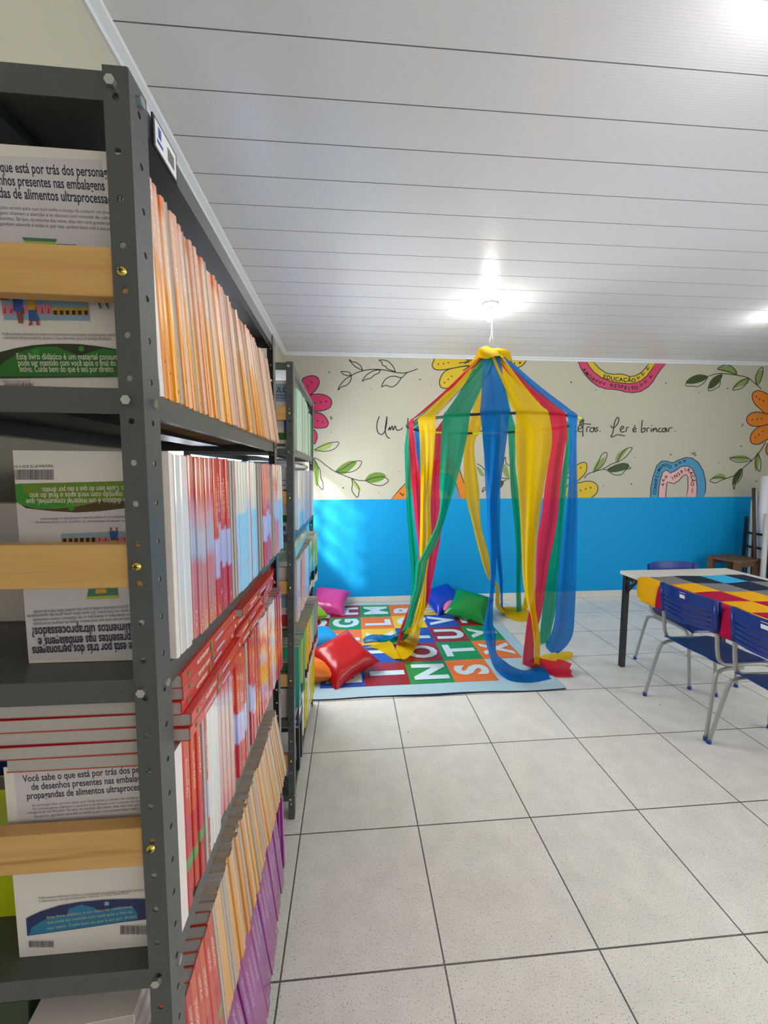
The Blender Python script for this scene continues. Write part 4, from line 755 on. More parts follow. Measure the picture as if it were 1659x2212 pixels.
packet(M2 @ T((-.02, .22, 1.247+.268)) @ RZ(.0), .56, .26, .034, mat('clear_white_wrap', (.55, .58, .62), .15, coat=.5), 'white wrapped pack lying on the lavender row of the far bookcase')
m_ = MB(); BX = mat('label_box_dark_blue', (.02, .045, .10), .5); m_.box(-.20, .006, 0, .16, 0, .11, BX); m_.box(.006, .0066, .005, .155, .05, .115, mat('label_card', (.62, .62, .60), .4))
for k in range(12): m_.box(.0066, .007, .05+k*.006, .053+k*.006, .065, .095, INK)
tag(m_.build('storage_box', M=M2 @ T((-.004, .14, .325)) @ RX(-.10)), 'dark blue box with a white barcode label at the near end of the far bookcase', 'box')
packet(M2 @ T((-.01, .10, .1125)), .22, .28, .205, mat('grey_carton', (.30, .30, .29), .5), 'grey carton under the barcode box in the far bookcase', 'carton', 'carton')
for k in range(2): book(M2 @ T((.004, (.15+.09*k), .1125)) @ RX(.10-.05*k), .032, .225-.02*k, .20, K['black'], ['black folder nearest the near end of the far bookcase floor shelf', 'second black folder on the floor shelf of the far bookcase'][k], name='folder')
# covers facing the near end of the far bookcase
def end_cover(z, h_, bands, label, print_fn=None):
    b_ = book(M2 @ T((-.004, .026, z)), .02, h_, .20, K['whitecover'], label); m_ = MB(); e = -.0004
    for z0, z1, x0, x1, col in bands: m_.add([(x0, e, z0), (x1, e, z0), (x1, e, z1), (x0, e, z1)], [(0, 1, 2, 3)], CP[col]); e -= .00004
    if print_fn: print_fn(m_)
    m_.build('cover_print', b_)
def txt(m_, s_, x0, x1, z, size, col): text_on(m_, s_, (x0, -.0012, z), (x1, -.0012, z), (0, 0, 1), size, CP[col], .012)
end_cover(1.5975, .268, [(.185, .255, -.2, -.001, 'sky'), (.085, .135, -.12, -.03, 'lav'), (.06, .14, -.035, -.001, 'blue'), (.035, .063, -.2, -.001, 'green'), (.008, .02, -.16, -.03, 'grey')], 'white workbook headed RÓTULO at the near end of the far top shelf', lambda m_: (txt(m_, 'RÓTULO', -.128, -.018, .222, .020, 'navy'), txt(m_, 'alimentos saudáveis', -.12, -.02, .208, .007, 'navy'), txt(m_, 'leia antes de comer', -.12, -.02, .197, .007, 'navy')))
end_cover(1.2475, .27, [(.05, .08, -.2, -.001, 'green'), (.015, .035, -.07, -.03, 'grey'), (.22, .223, -.09, -.03, 'blue'), (.20, .204, -.09, -.03, 'blue'), (.165, .185, -.04, -.02, 'azure'), (.13, .15, -.04, -.02, 'azure')], 'white workbook with blue rings at the near end of the far bookcase second shelf')
end_cover(.8475, .262, [(.09, .19, -.2, -.001, 'sky'), (.01, .06, -.2, -.001, 'red')], 'white and blue workbook at the near end of the far third shelf', lambda m_: (txt(m_, 'NO MUNDO', -.12, -.02, .155, .016, 'navy'), txt(m_, 'da leitura', -.11, -.02, .135, .009, 'navy')))
end_cover(.4525, .25, [(.13, .245, -.2, -.001, 'bowl'), (.02, .10, -.2, -.001, 'lav')], 'green and grey workbook at the near end of the far fourth shelf')

# ------------------------------------------------------------------ lamps
LW = mat('lamp_white_plastic', (.80, .80, .78), .4)
GLOW = mat('lit_bulb', (1, .97, .90), .4, emit=60)
LAMP_LABELS = ['lit ceiling bulb above the ribbon tent', 'lit ceiling bulb over the aisle beside the near bookcase', 'lit ceiling bulb far to the right near the back wall', 'lit ceiling bulb over the work table']
for (x, y, e), lab in zip(BULBS, LAMP_LABELS):
    root = empty('ceiling_lamp', (x, y, ZC), lab, 'lamp')
    m_ = MB(); m_.lathe([(0, 0), (.062, 0), (.064, -.008), (.058, -.018), (.036, -.026), (.030, -.030), (0, -.030)], LW, 32); m_.build('ceiling_rose', root)
    m_ = MB(); m_.lathe([(.024, -.028), (.025, -.052), (.020, -.060), (0, -.060)], LW, 24); m_.build('socket', root)
    m_ = MB(); m_.lathe([(.014, -.058), (.018, -.068), (.030, -.088), (.032, -.100), (.027, -.118), (.014, -.130), (0, -.133)], GLOW, 24); bl = m_.build('bulb', root)
    l = light('bulb_light', 'POINT', (x, y, ZC-.175), e, BULB_COLOR, shadow_soft_size=.035); l.parent = root; l.matrix_parent_inverse = root.matrix_world.inverted()

# ------------------------------------------------------------------ ribbon tent
def cloth(name, color, trans=.45, see=.06):
    m = mat(name, color, .75, spec=.15, bump=(420, .18)); n, L, b = nodes(m)
    t = n.new('ShaderNodeBsdfTranslucent'); t.inputs[0].default_value = (*color, 1)
    tp = n.new('ShaderNodeBsdfTransparent'); a = n.new('ShaderNodeMixShader'); a.inputs[0].default_value = trans; c = n.new('ShaderNodeMixShader'); c.inputs[0].default_value = see
    L.new(b.outputs[0], a.inputs[1]); L.new(t.outputs[0], a.inputs[2]); L.new(a.outputs[0], c.inputs[1]); L.new(tp.outputs[0], c.inputs[2]); L.new(c.outputs[0], n['Material Output'].inputs['Surface']); return m
RC = dict(green=cloth('green_ribbon_cloth', (.0, .36, .20)), red=cloth('red_ribbon_cloth', (.66, .012, .055)), yellow=cloth('yellow_ribbon_cloth', (.86, .56, .0)), blue=cloth('blue_ribbon_cloth', (.004, .19, .58)))
TX, TY, TR, TZ = 1.100, 3.18, .655, 1.872
tent = empty('ribbon_tent', (TX, TY, TZ), 'hanging tent of green, red, yellow and blue cloth ribbons around a hoop', 'tent')
TI = tent.matrix_world.inverted()
BLK = mat('black_hoop_tape', (.012, .012, .014), .4); NEON = mat('neon_yellow_tube', (.72, .80, .02), .35)
m_ = MB(); N = 72; neon = [(-52, -40), (-22, -6), (62, 85), (100, 118)]
for k in range(N):
    a0 = 360*k/N-90+0; q = [Vector((TR*math.cos(math.radians(a0+t*5/2)), TR*math.sin(math.radians(a0+t*5/2)), .0)) for t in (0, 1, 2)]
    am = ((a0+2.5+180) % 360)-180; m_.tube(q, .0095, NEON if any(a <= am <= b_ for a, b_ in neon) else BLK, 8, False)
m_.build('hoop', tent)
m_ = MB(); C0 = Vector((0, 0, .55)); top = Vector((BULBS[0][0]+.018-TX, BULBS[0][1]-TY, ZC-.05-TZ)); STR = mat('white_string', (.72, .70, .62), .7)
m_.tube([C0+Vector((-.020, 0, 0)), C0+Vector((-.012, 0, .10)), C0+Vector((-.002, 0, .16)), top+Vector((0, .0, -.08)), top], .0022, STR, 6)
m_.tube([C0+Vector((.016, 0, 0)), C0+Vector((.008, 0, .12)), C0+Vector((.001, 0, .17)), top+Vector((.003, 0, -.07)), top+Vector((.002, 0, 0))], .0022, STR, 6)
m_.tube([C0+Vector((-.012, -.003, .12)), C0+Vector((-.018, -.004, .10)), C0+Vector((-.020, -.004, .075))], .0022, STR, 6)
m_.build('string', tent)
def ribbon(color, depth, st, tail=(), roofw=.115, rip=.006, drop=0.0):
    """hanging strip. st: (px left, px right, py) on the plane y=depth (depth may be a pair, top to bottom), traced downwards from the hoop;
    tail: ((px,py,z),(px,py,z)) pairs lying on the floor. A roof panel runs from the hub down to the first station."""
    d0, d1 = depth if isinstance(depth, tuple) else (depth, depth); st = sorted(st, key=lambda q: q[2]); st = [q for i, q in enumerate(st) if i == 0 or q[2]-max([p[2] for p in st[:i] if p[2] < q[2]-.01] or [0]) > 14]; y0, y1 = st[0][2], st[-1][2]
    hub = Vector((TX, TY, TZ+.545-drop)); R_ = TR+.011
    def ring(px, py):                                       # where the sight line of this pixel column meets the hoop, on the side given by depth
        d = ray(px, py); e = Vector((d.x, d.y)).normalized(); c = Vector((TX, TY)); k = e.dot(c); q = R_*R_-(c.length_squared-k*k)
        t = k+(math.sqrt(q) if q > 0 else 0)*(-1 if d0 < TY else 1); p = e*t; v = (p-c).normalized()*R_; return Vector((TX+v.x, TY+v.y, TZ+.010))
    hl, hr = ring(st[0][0], st[0][2]), ring(st[0][1], st[0][2]); dh = (hl.y+hr.y)/2
    pairs = [(hl, hr)]
    for i, (a, b_, py) in enumerate(st[1:]):
        f = (py-y0)/max(1, y1-y0); g = min(1, f*3); dl, dr_ = lerp(hl.y, lerp(dh, d1, f), g), lerp(hr.y, lerp(dh, d1, f), g)
        pl, pr = ony(a, py, dl), ony(b_, py, dr_); pl.z = max(pl.z, .006); pr.z = max(pr.z, .006); pairs.append((pl, pr))
    mid = (hl+hr)/2; dr = (mid-hub); dr.z = 0; dr.normalize(); side = (hr-hl).normalized(); roof = []
    for s_ in (0, .18, .38, .58, .78, 1):
        wL = hub+dr*.060-side*roofw/2; wR = hub+dr*.060+side*roofw/2
        sag = Vector((0, 0, -.018*math.sin(math.pi*s_))); roof.append((wL.lerp(hl, s_)+sag, wR.lerp(hr, s_)+sag))
    hang = pairs+[(onz(*a), onz(*b_)) for a, b_ in tail]
    A_ = spline([tuple(a)+tuple(b_) for a, b_ in roof], 5); B_ = spline([tuple(a)+tuple(b_) for a, b_ in hang], 6)[1:]
    Ls = A_+B_; rows = []; W_ = 12; ph = random.uniform(0, 6); nr = len(A_)-1
    for i, q in enumerate(Ls):
        a, b_ = Vector(q[:3]), Vector(q[3:]); e = (b_-a); nrm = Vector((-e.y, e.x, 0)); nrm = nrm.normalized() if nrm.length > 1e-6 else Vector((0, 1, 0)); r_ = []
        amp = rip*min(1, abs(i-nr)/5)*min(1, e.length/.08)
        for j in range(W_+1):
            t = j/W_; p = a+e*t+(Vector((0, 0, 1)) if i < nr else nrm)*(amp*math.sin(t*9+ph+i*.05)+amp*.6*math.sin(t*17-ph))
            if e.length < .16 and i > nr: p += nrm*(.16-e.length)*.22*math.sin(math.pi*t)*min(1, (i-nr)/6)        # gathered cloth bulges
            v_ = Vector((p.x-TX, p.y-TY)); w_ = max(0, 1-abs(i-nr)/(1.6 if i < nr else 4))                       # cloth rides over the round hoop
            if w_ > 0 and .2 < v_.length < R_: k_ = 1+(R_/v_.length-1)*w_; p.x = TX+v_.x*k_; p.y = TY+v_.y*k_
            if p.z < .006: p.z = .006+.004*abs(math.sin(t*11+i*.5))
            r_.append(TI @ p)
        rows.append(r_)
    m_ = MB(); m_.grid(rows, RC[color], True); return m_.build('ribbon', tent)
def c6(l): return [(860+a*.2471, 860+b_*.2471, 620+y*.2471) for a, b_, y in l]
def c7(l): return [(860+a*.2471, 860+b_*.2471, 960+y*.2471) for a, b_, y in l]
# back of the ring
ribbon('yellow', (3.80, 3.98), c6([(600,715,1270),(575,665,1400)])+c7([(540,680,60),(580,710,400),(650,725,700),(710,790,950),(775,830,1150),(850,885,1250),(850,895,1400),(905,945,1480)]), [((1085,1312,.05),(1090,1330,.02)), ((1120,1310,.07),(1125,1342,.01)), ((1138,1300,.09),(1142,1335,.01))], drop=.035, roofw=.085)
ribbon('blue', (3.83, 4.05), c6([(735,900,1265),(760,880,1538)])+c7([(800,890,400),(840,890,800),(868,905,1050),(885,915,1200),(900,916,1400)]), [((1085,1325,.02),(1090,1312,.04)), ((1120,1335,.02),(1122,1318,.04))], drop=.035, roofw=.085)
ribbon('green', (3.80, 4.02), c6([(960,1035,1255),(975,1025,1538)])+c7([(985,1050,400),(1015,1080,700),(1030,1082,950),(1030,1072,1250),(1030,1080,1450),(1012,1060,1540)]), drop=.035, roofw=.085)
ribbon('red', (3.66, 3.55), c6([(320,400,1265),(310,382,1400)])+c7([(290,372,60),(278,362,350),(280,372,600),(260,372,800),(240,328,1050),(235,300,1200),(225,262,1380),(120,200,1500),(20,70,1620)]), drop=.035, roofw=.085)
ribbon('blue', (3.62, 3.45), c6([(140,210,1235),(148,216,1400)])+c7([(150,218,60),(185,218,250),(195,240,400),(200,240,700),(190,235,1000),(150,200,1300),(60,130,1560)]), [((845,1382,.03),(850,1372,.05)), ((800,1382,.04),(806,1370,.06)), ((786,1392,.01),(790,1375,.05))], drop=.035, roofw=.085)
ribbon('yellow', (3.72, 3.80), c6([(1100,1200,1250),(1110,1190,1500)])+c7([(1120,1200,400),(1130,1190,800),(1120,1170,1200),(1090,1130,1400)]), [((1128,1322,.02),(1140,1310,.04)), ((1100,1335,.01),(1110,1322,.03))], drop=.035, roofw=.085)
# sides
ribbon('green', (3.30, 3.25), c6([(78,130,1195),(62,104,1400)])+c7([(62,112,100),(70,125,480),(90,150,800),(105,172,1000),(118,176,1200),(100,150,1400),(40,95,1600)]), [((862,1372,.04),(875,1380,.04)), ((820,1370,.03),(830,1384,.03))], drop=.035, roofw=.085)
ribbon('red', (3.02, 3.10), c6([(95,132,1165),(95,145,1350)])+c7([(98,152,20),(115,195,300),(140,212,600),(165,222,800),(180,225,960),(150,200,1250),(80,140,1450),(15,60,1620)]), [((858,1395,.02),(868,1385,.04)), ((835,1405,.01),(845,1396,.03))], drop=.0, roofw=.13)
ribbon('green', (3.34, 3.30), c6([(1455,1510,1200),(1462,1512,1400)])+c7([(1450,1515,60),(1410,1470,400),(1380,1442,700),(1320,1422,1000),(1290,1400,1200),(1265,1372,1450),(1245,1332,1650),(1240,1322,1770)]), drop=.035, roofw=.085)
ribbon('blue', (3.16, 3.00), c6([(1470,1568,1190),(1500,1570,1350)])+c7([(1510,1572,20),(1478,1576,400),(1430,1572,800),(1390,1562,1200),(1370,1548,1500),(1335,1532,1660),(1290,1480,1760),(1345,1400,1830)]), drop=.0, roofw=.13)
# front of the ring
ribbon('yellow', (2.80, 3.00), c6([(172,330,1120),(192,316,1350)])+c7([(205,310,20),(196,286,480),(190,292,800),(190,272,980),(214,248,1150),(180,242,1350),(130,226,1500),(60,190,1640)]), [((862,1372,.05),(905,1385,.05)), ((852,1410,.03),(888,1414,.05)), ((848,1424,.01),(868,1422,.06)), ((815,1402,.02),(846,1388,.05)), ((782,1400,.01),(838,1384,.03))])
ribbon('green', (2.62, 2.95), c6([(395,632,1115),(378,592,1350)])+c7([(375,574,0),(362,520,300),(365,452,520),(338,402,680),(270,352,840),(188,268,1000),(155,252,1060),(140,215,1250),(105,172,1400),(50,115,1600)]), [((850,1376,.03),(872,1384,.04)), ((806,1376,.02),(830,1392,.03))])
ribbon('blue', (2.545, 2.66), c6([(715,975,1115),(738,952,1400)])+c7([(748,940,20),(760,892,350),(771,862,520),(775,868,700),(795,865,950),(805,850,1200),(800,836,1320),(748,830,1560),(742,856,1650),(790,862,1820)]), [((1066,1440,.06),(1090,1428,.10)), ((1084,1460,.02),(1112,1442,.06)), ((1108,1472,.01),(1136,1448,.03)), ((1150,1474,.01),(1162,1440,.03)), ((1192,1466,.01),(1178,1442,.03))])
ribbon('yellow', (2.60, 2.78), c6([(1030,1312,1150),(1026,1340,1350)])+c7([(1030,1330,20),(1050,1272,350),(1070,1228,650),(1080,1202,900),(1090,1196,1150),(1118,1196,1350),(1160,1212,1500),(1182,1242,1700),(1190,1236,1900)]), [((1152,1432,.03),(1166,1440,.02)), ((1172,1416,.05),(1180,1438,.01)), ((1205,1410,.05),(1214,1430,.01)), ((1230,1407,.04),(1236,1420,.01))], roofw=.085)
ribbon('red', (2.84, 2.82), c6([(1315,1462,1180),(1340,1480,1320)])+c7([(1330,1462,20),(1280,1422,350),(1250,1402,600),(1215,1372,800),(1200,1322,1050),(1195,1292,1250),(1130,1252,1500),(1105,1196,1700),(1085,1192,1900)]), [((1132,1436,.03),(1160,1420,.08)), ((1160,1446,.01),(1176,1424,.06)), ((1196,1460,.01),(1200,1428,.06)), ((1234,1462,.01),(1208,1424,.07)), ((1238,1460,.01),(1236,1434,.07))], drop=.012, roofw=.12)
m_ = MB(); rows = []; random.seed(3)                                                       # knotted cap
for s_, z in ((.012, .585), (.060, .580), (.095, .562), (.118, .535), (.138, .505), (.150, .482)):
    rows.append([(s_*1.05*(1+.14*math.sin(3*q+z*40)+.08*math.sin(7*q))*math.cos(q), s_*(1+.14*math.sin(3*q+z*40)+.08*math.sin(7*q))*math.sin(q), z+.016*math.sin(2*q+1)*(1 if s_ > .02 else 0)-(.012*math.sin(5*q) if s_ > .115 else 0)) for q in [2*math.pi*k/36 for k in range(36)]])
m_.grid(rows, RC['yellow'], True, True); m_.build('cap', tent)

# ------------------------------------------------------------------ letter mat
MATC = {k: mat('mat_'+k, c, .38, spec=.4, bump=(45, .12)) for k, c in dict(border=(.42, .60, .68), orange=(.78, .17, .015), green=(.015, .27, .075), wine=(.30, .02, .03), blue=(.025, .085, .42), yellow=(.80, .50, .005), letter=(.60, .74, .80)).items()}
matr = empty('letter_mat', (.41, 3.57, 0), 'large light blue floor mat with coloured alphabet squares', 'mat'); MI = matr.matrix_world.inverted()
def mat_z(x, y):
    z = .010+.0025*math.sin(x*7+y*3)*math.sin(y*6-x*2)
    if y < 2.72: z += .010*max(0, math.sin(x*5.2-1.2))*max(0, 1-abs(y-2.60)/.12)*(1 if x > .1 else .3)
    return z
gx = [-.640+.053*i for i in range(41)]; gy = [2.575+.0497*i for i in range(41)]
m_ = MB(); NX, NY = 48, 48; rowsT = []
for j in range(NY+1):
    y = 2.578+(4.556-2.578)*j/NY; rr = []
    for i in range(NX+1):
        x = -.660+(1.474+.660)*i/NX; yy = y+(.016*(1-j/NY)*(1-(x+.66)/2.1) if j < 6 else 0)+.006*math.sin(x*9)*(1 if j == 0 else 0); rr.append(MI @ Vector((x, yy, mat_z(x, yy))))
    rowsT.append(rr)
m_.grid(rowsT, MATC['border'], True); EDGE = mat('mat_dark_backing', (.012, .02, .07), .6)
edge = rowsT[0]+[r_[-1] for r_ in rowsT[1:]]+rowsT[-1][-2::-1]+[r_[0] for r_ in rowsT[-2:0:-1]]
m_.grid([[Vector((p.x, p.y, .0005)) for p in edge], edge], EDGE, False, True); m_.build('mat_sheet', matr)
XC = [-.545, -.226, .091, .411, .732, 1.052, 1.372]; YC = [2.722, 3.062, 3.410, 3.764, 4.098, 4.470]
CELLS = {(0,1):('A','yellow'),(0,2):('B','green'),(0,3):('C','wine'),(1,0):('D','blue'),(1,1):('E','yellow'),(1,2):('F','orange'),(1,3):('G','green'),(1,4):('H','wine'),(2,0):('I','wine'),(2,1):('J','blue'),(2,2):('K','yellow'),(2,3):('L','orange'),(2,4):('M','green'),
         (3,0):('N','green'),(3,1):('O','wine'),(3,2):('P','blue'),(3,3):('Q','yellow'),(3,4):('R','orange'),(4,0):('S','orange'),(4,1):('T','green'),(4,2):('U','wine'),(4,3):('V','blue'),(4,4):('W','yellow'),(5,1):('X','orange'),(5,2):('Y','green'),(5,3):('Z','wine')}
for (i, j), (ch, col) in CELLS.items():
    x0, x1, y0, y1 = XC[i], XC[i+1], YC[j], YC[j+1]; m_ = MB(); k = 8
    m_.grid([[MI @ Vector((lerp(x0, x1, a/k), lerp(y0, y1, b_/k), mat_z(lerp(x0, x1, a/k), lerp(y0, y1, b_/k))+.0018)) for a in range(k+1)] for b_ in range(k+1)], MATC[col], True)
    sq = m_.build('letter_square', matr); sq['label'] = '%s square with the letter %s' % ({'wine': 'dark red'}.get(col, col), ch)
    v, f, t0, t1 = text_geo(ch, .042); h_ = .245; sc_ = h_/.73; cw = (t0+t1)/2; wsc = min(sc_, .235/(t1-t0))*(1.0 if ch != 'I' else 1.1)
    out = []
    for a, b_ in v:                                        # letters lie turned: their tops point to the bookcase
        X_ = (x0+x1)/2-(b_-.365)*sc_*1.0; Y_ = (y0+y1)/2+(a-cw)*wsc; out.append(MI @ Vector((X_, Y_, mat_z(X_, Y_)+.0045)))
    m_ = MB(); m_.add(out, f, MATC['letter']); m_.build('letter', sq)

# ------------------------------------------------------------------ cushions
def cushion(loc, size, thick, color, label, rot, name='cushion'):
    """rot: (tilt about x, tilt about y, turn)"""
    cmx = mat('vinyl_'+label.split()[0]+'_'+label.split()[1]+str(int(loc[1]*100)), color, .24, spec=.4, coat=.12, bump=(16, .35)); N = 22; rows = []
    def P_(u, v_, s_):
        pin = 1-.13*(1-abs(u)**2)*abs(v_)**2 ; pin2 = 1-.13*(1-abs(v_)**2)*abs(u)**2
        e = max(0, (1-u**4)*(1-v_**4))**.62; wr = .035*math.sin(9*math.atan2(v_, u)+u*3)*(u*u+v_*v_)*e
        return (u*size/2*pin2, v_*size/2*pin, s_*thick/2*(e+wr))
    m_ = MB()
    for s_ in (1, -1):
        g = [[P_(-1+2*a/N, -1+2*b_/N, s_) for a in range(N+1)] for b_ in range(N+1)]
        m_.grid(g if s_ > 0 else [r_[::-1] for r_ in g], cmx, True)
    o = m_.build(name, M=T(loc) @ RZ(rot[2]) @ RY(rot[1]) @ RX(rot[0])); return tag(o, label, 'cushion')
cushion((-.075, 2.95, .118), .41, .17, (.46, .004, .006), 'glossy red cushion propped up at the near left of the letter mat', (.36, -.24, .60))
cushion((-.33, 2.90, .080), .36, .15, (.70, .15, .005), 'orange cushion half hidden behind the red one', (.0, .05, .2))
cushion((-.30, 3.36, .090), .40, .17, (.01, .28, .62), 'light blue cushion lying behind the red one', (.0, .08, .4))
cushion((-.24, 4.34, .110), .40, .18, (.62, .05, .26), 'dark pink cushion leaning in the corner by the blue wall', (.40, .10, -.15))
cushion((-.46, 4.10, .085), .36, .15, (.20, .42, .01), 'lime green cushion peeping out beside the far bookcase', (.0, .0, .3))
cushion((1.00, 4.29, .120), .40, .17, (.006, .04, .42), 'dark blue cushion behind the ribbons near the back wall', (.35, -.20, .35))
cushion((1.12, 4.24, .078), .38, .14, (.70, .17, .30), 'pale pink cushion under the green one', (.0, .0, .1))
cushion((1.21, 4.00, .130), .42, .17, (.004, .22, .040), 'glossy green cushion resting on the pink one', (.36, .16, -.50))

# ------------------------------------------------------------------ work table, patchwork runner and chairs
TBX0, TBX1, TBY0, TBY1, TBZ = 2.060, 2.940, 1.15, 2.914, .750
table = empty('work_table', ((TBX0+TBX1)/2, (TBY0+TBY1)/2, 0), 'white-topped work table on black square legs', 'table'); WI = table.matrix_world.inverted()
m_ = MB(); m_.box(TBX0, TBX1, TBY0, TBY1, TBZ-.028, TBZ, mat('white_laminate', (.66, .64, .57), .35), M=WI); m_.build('tabletop', table, bevel=.006)
BKS = mat('black_steel_tube', (.012, .012, .013), .4)
for (lx, sx) in ((TBX0+.028, 1), (TBX1-.028, -1)):
    for (ly, sy) in ((TBY1-.040, -1), (TBY0+.04, 1)):
        m_ = MB(); m_.box(lx-.017, lx+.017, ly-.017, ly+.017, 0, TBZ-.028, BKS, M=WI)
        A = Vector((lx, ly+sy*.012, TBZ-.15)); B_ = Vector((lx, ly+sy*.12, TBZ-.035)); m_.tube([WI @ A, WI @ B_], .016, BKS, 4); m_.build('leg', table)
m_ = MB(); m_.box(TBX0+.02, TBX0+.045, TBY0+.05, TBY1-.05, TBZ-.062, TBZ-.0285, BKS, M=WI); m_.box(TBX1-.045, TBX1-.02, TBY0+.05, TBY1-.05, TBZ-.062, TBZ-.0285, BKS, M=WI); m_.box(TBX0+.05, TBX1-.05, TBY1-.055, TBY1-.03, TBZ-.062, TBZ-.0285, BKS, M=WI); m_.build('apron', table)
PC = {k: mat('patch_'+k, c, .8, spec=.15, bump=(300, .25)) for k, c in dict(Y=(.80, .40, .005), G=(.20, .19, .19), N=(.012, .022, .05), L=(.03, .42, .72), W=(.42, .003, .05)).items()}
PAT = ['YGNLNG', 'WYGNGN', 'YWYGNG', 'WYWYGN', 'YWYWYG', 'WYGYWY', 'YGNGYW', 'GNLNGY']
m_ = MB(); CW, CH = .196, .190; HANG = .15
def runner_pt(s_, v_):
    """s_ along the cloth from its hanging left hem, v_ towards the camera"""
    y = 2.690-v_+.010*math.sin(s_*16+v_*5); r_ = .018
    zt_ = TBZ+.0035+.003*max(0, math.sin(v_*23+s_*11))*max(0, math.sin(s_*9+v_*2.0))
    if s_ < HANG: return (TBX0-.014-.010*math.sin(v_*12)*(1-s_/HANG), y, TBZ-.006-(HANG-s_))
    if s_ < HANG+.03: t = (s_-HANG)/.03; return (TBX0-.014+.014*t, y, TBZ-.006+.0095*math.sin(t*math.pi/2))
    return (TBX0+(s_-HANG-.03), y, zt_)
for r_ in range(8):
    for c_ in range(5):
        s0 = 0 if c_ == 0 else .238+.196*(c_-1); s1 = .238+.196*c_; k = 9; g = []
        s0, s1 = (0, .238) if c_ == 0 else (s0, s1)
        if s1 > HANG+.03+.80: s1 = HANG+.03+.80
        for a in range(k+1):
            rr = []
            for b_ in range(k+1):
                s_ = lerp(s0, s1, b_/k); v_ = lerp(r_*CH, (r_+1)*CH, a/k)
                if r_ == 0 and c_ == 0 and s_ < .05: v_ = max(v_, .05-math.sqrt(max(0, .05**2-(.05-s_)**2)))     # rounded corner of the hem
                rr.append(runner_pt(s_, v_))
            g.append(rr)
        m_.grid(g, PC[PAT[r_][c_]], True)
tag(m_.build('patchwork_runner', solid=.002), 'patchwork runner of yellow, grey, navy and red squares over the table', 'tablecloth')
CB = mat('blue_chair_plastic', (.001, .028, .22), .32, spec=.5); CG = mat('grey_chair_tube', (.36, .35, .33), .38, metal=.25); CC = mat('blue_foot_cap', (.01, .05, .30), .5); STK2 = mat('white_sticker', (.72, .72, .72), .5)
CBD = mat('chair_slot_shadow_gap', (.003, .010, .07), .5)
def make_chair():
    me = {}
    # seat: waterfall-edged shell
    rows = []
    for i in range(13):
        t = i/12; x = lerp(-.185, .205, t); z = .432-.012*math.sin(math.pi*t)+(-.030*((t-.80)/.2)**2 if t > .8 else 0)+(.014*((.15-t)/.15)**2 if t < .15 else 0); hw = .198-.016*t-(.03*((.1-t)/.1)**2 if t < .1 else 0)-(.02*((t-.9)/.1)**2 if t > .9 else 0)
        rows.append([(x, hw*(-1+2*j/12), z-.010*math.cos(math.pi*(-1+2*j/12)/2)+(-.010*(abs(-1+2*j/12))**6)) for j in range(13)])
    m_ = MB(); m_.grid(rows, CB, True); me['seat'] = m_
    m_ = MB()                                             # backrest: frame with five ribs
    def bp(v_, z): c_ = .050*(1-(v_/.21)**2); return (-.178-c_-(z-.61)*.10, v_, z)
    def slab(z0, z1, v0=-.205, v1=.205, th=.010, top=False):
        f = []; k = 14
        for i in range(k+1):
            v_ = lerp(v0, v1, i/k); e = .014*(abs(v_)/.205)**6 if top else 0
            a, c_ = bp(v_, z0), bp(v_, z1-e); f.append([a, c_, (c_[0]+th, c_[1], c_[2]), (a[0]+th, a[1], a[2])])
        m_.grid(f, CB, False, True); m_.add(f[0]+f[-1], [(0, 1, 2, 3), (7, 6, 5, 4)], CB)
    slab(.742, .800, top=True); slab(.606, .626)
    for z in (.631, .660, .689, .718): slab(z, z+.023)
    for s_ in (-1, 1): slab(.606, .785, *sorted((s_*.205, s_*.172)), th=.020)
    for s_ in (-1, 1): m_.tube([(-.1815, .190*s_, .606), (-.2010, .190*s_, .790)], .0145, CB, 14)
    me['backrest'] = m_
    for s_ in (-1, 1):
        m_ = MB(); y_ = .190*s_
        p = spline([(-.200, y_, .780), (-.180, y_, .61), (-.168, y_, .50), (-.150, y_, .440), (-.105, y_, .415), (.02, y_, .412), (.130, y_*.97, .405), (.180, y_*.96, .385), (.198, y_*.95, .335), (.225, y_*.92, .012)], 6)
        m_.tube(p, .0105, CG, 12); me['side%d' % s_] = m_
        m_ = MB(); p = spline([(.0, y_*1.0, .392), (-.100, y_*1.02, .394), (-.155, y_*1.04, .380), (-.182, y_*1.07, .335), (-.240, y_*1.22, .012)], 6); m_.tube(p, .0105, CG, 12); me['leg%d' % s_] = m_
        for nm, x, yy in (('fcap', .225, y_*.92), ('rcap', -.241, y_*1.222)):
            m_ = MB(); m_.lathe([(0, 0), (.0125, 0), (.0128, .020), (.0108, .022)], CC, 14, M=T((x, yy, 0))); me[nm+str(s_)] = m_
    m_ = MB(); p = bp(0, .77)
    m_.add([(bp(v_, z)[0]-.0006, v_, z) for v_, z in ((-.030, .750), (-.030, .772), (.006, .772), (.006, .750))], [(0, 1, 2, 3)], STK2)
    m_.add([(bp(v_, z)[0]-.0006, v_, z) for v_, z in ((-.034, .783), (-.034, .786), (.006, .786), (.006, .783))], [(0, 1, 2, 3)], STK2); me['sticker'] = m_
    return {k: q.mesh(k) for k, q in me.items()}
CH_M = make_chair()
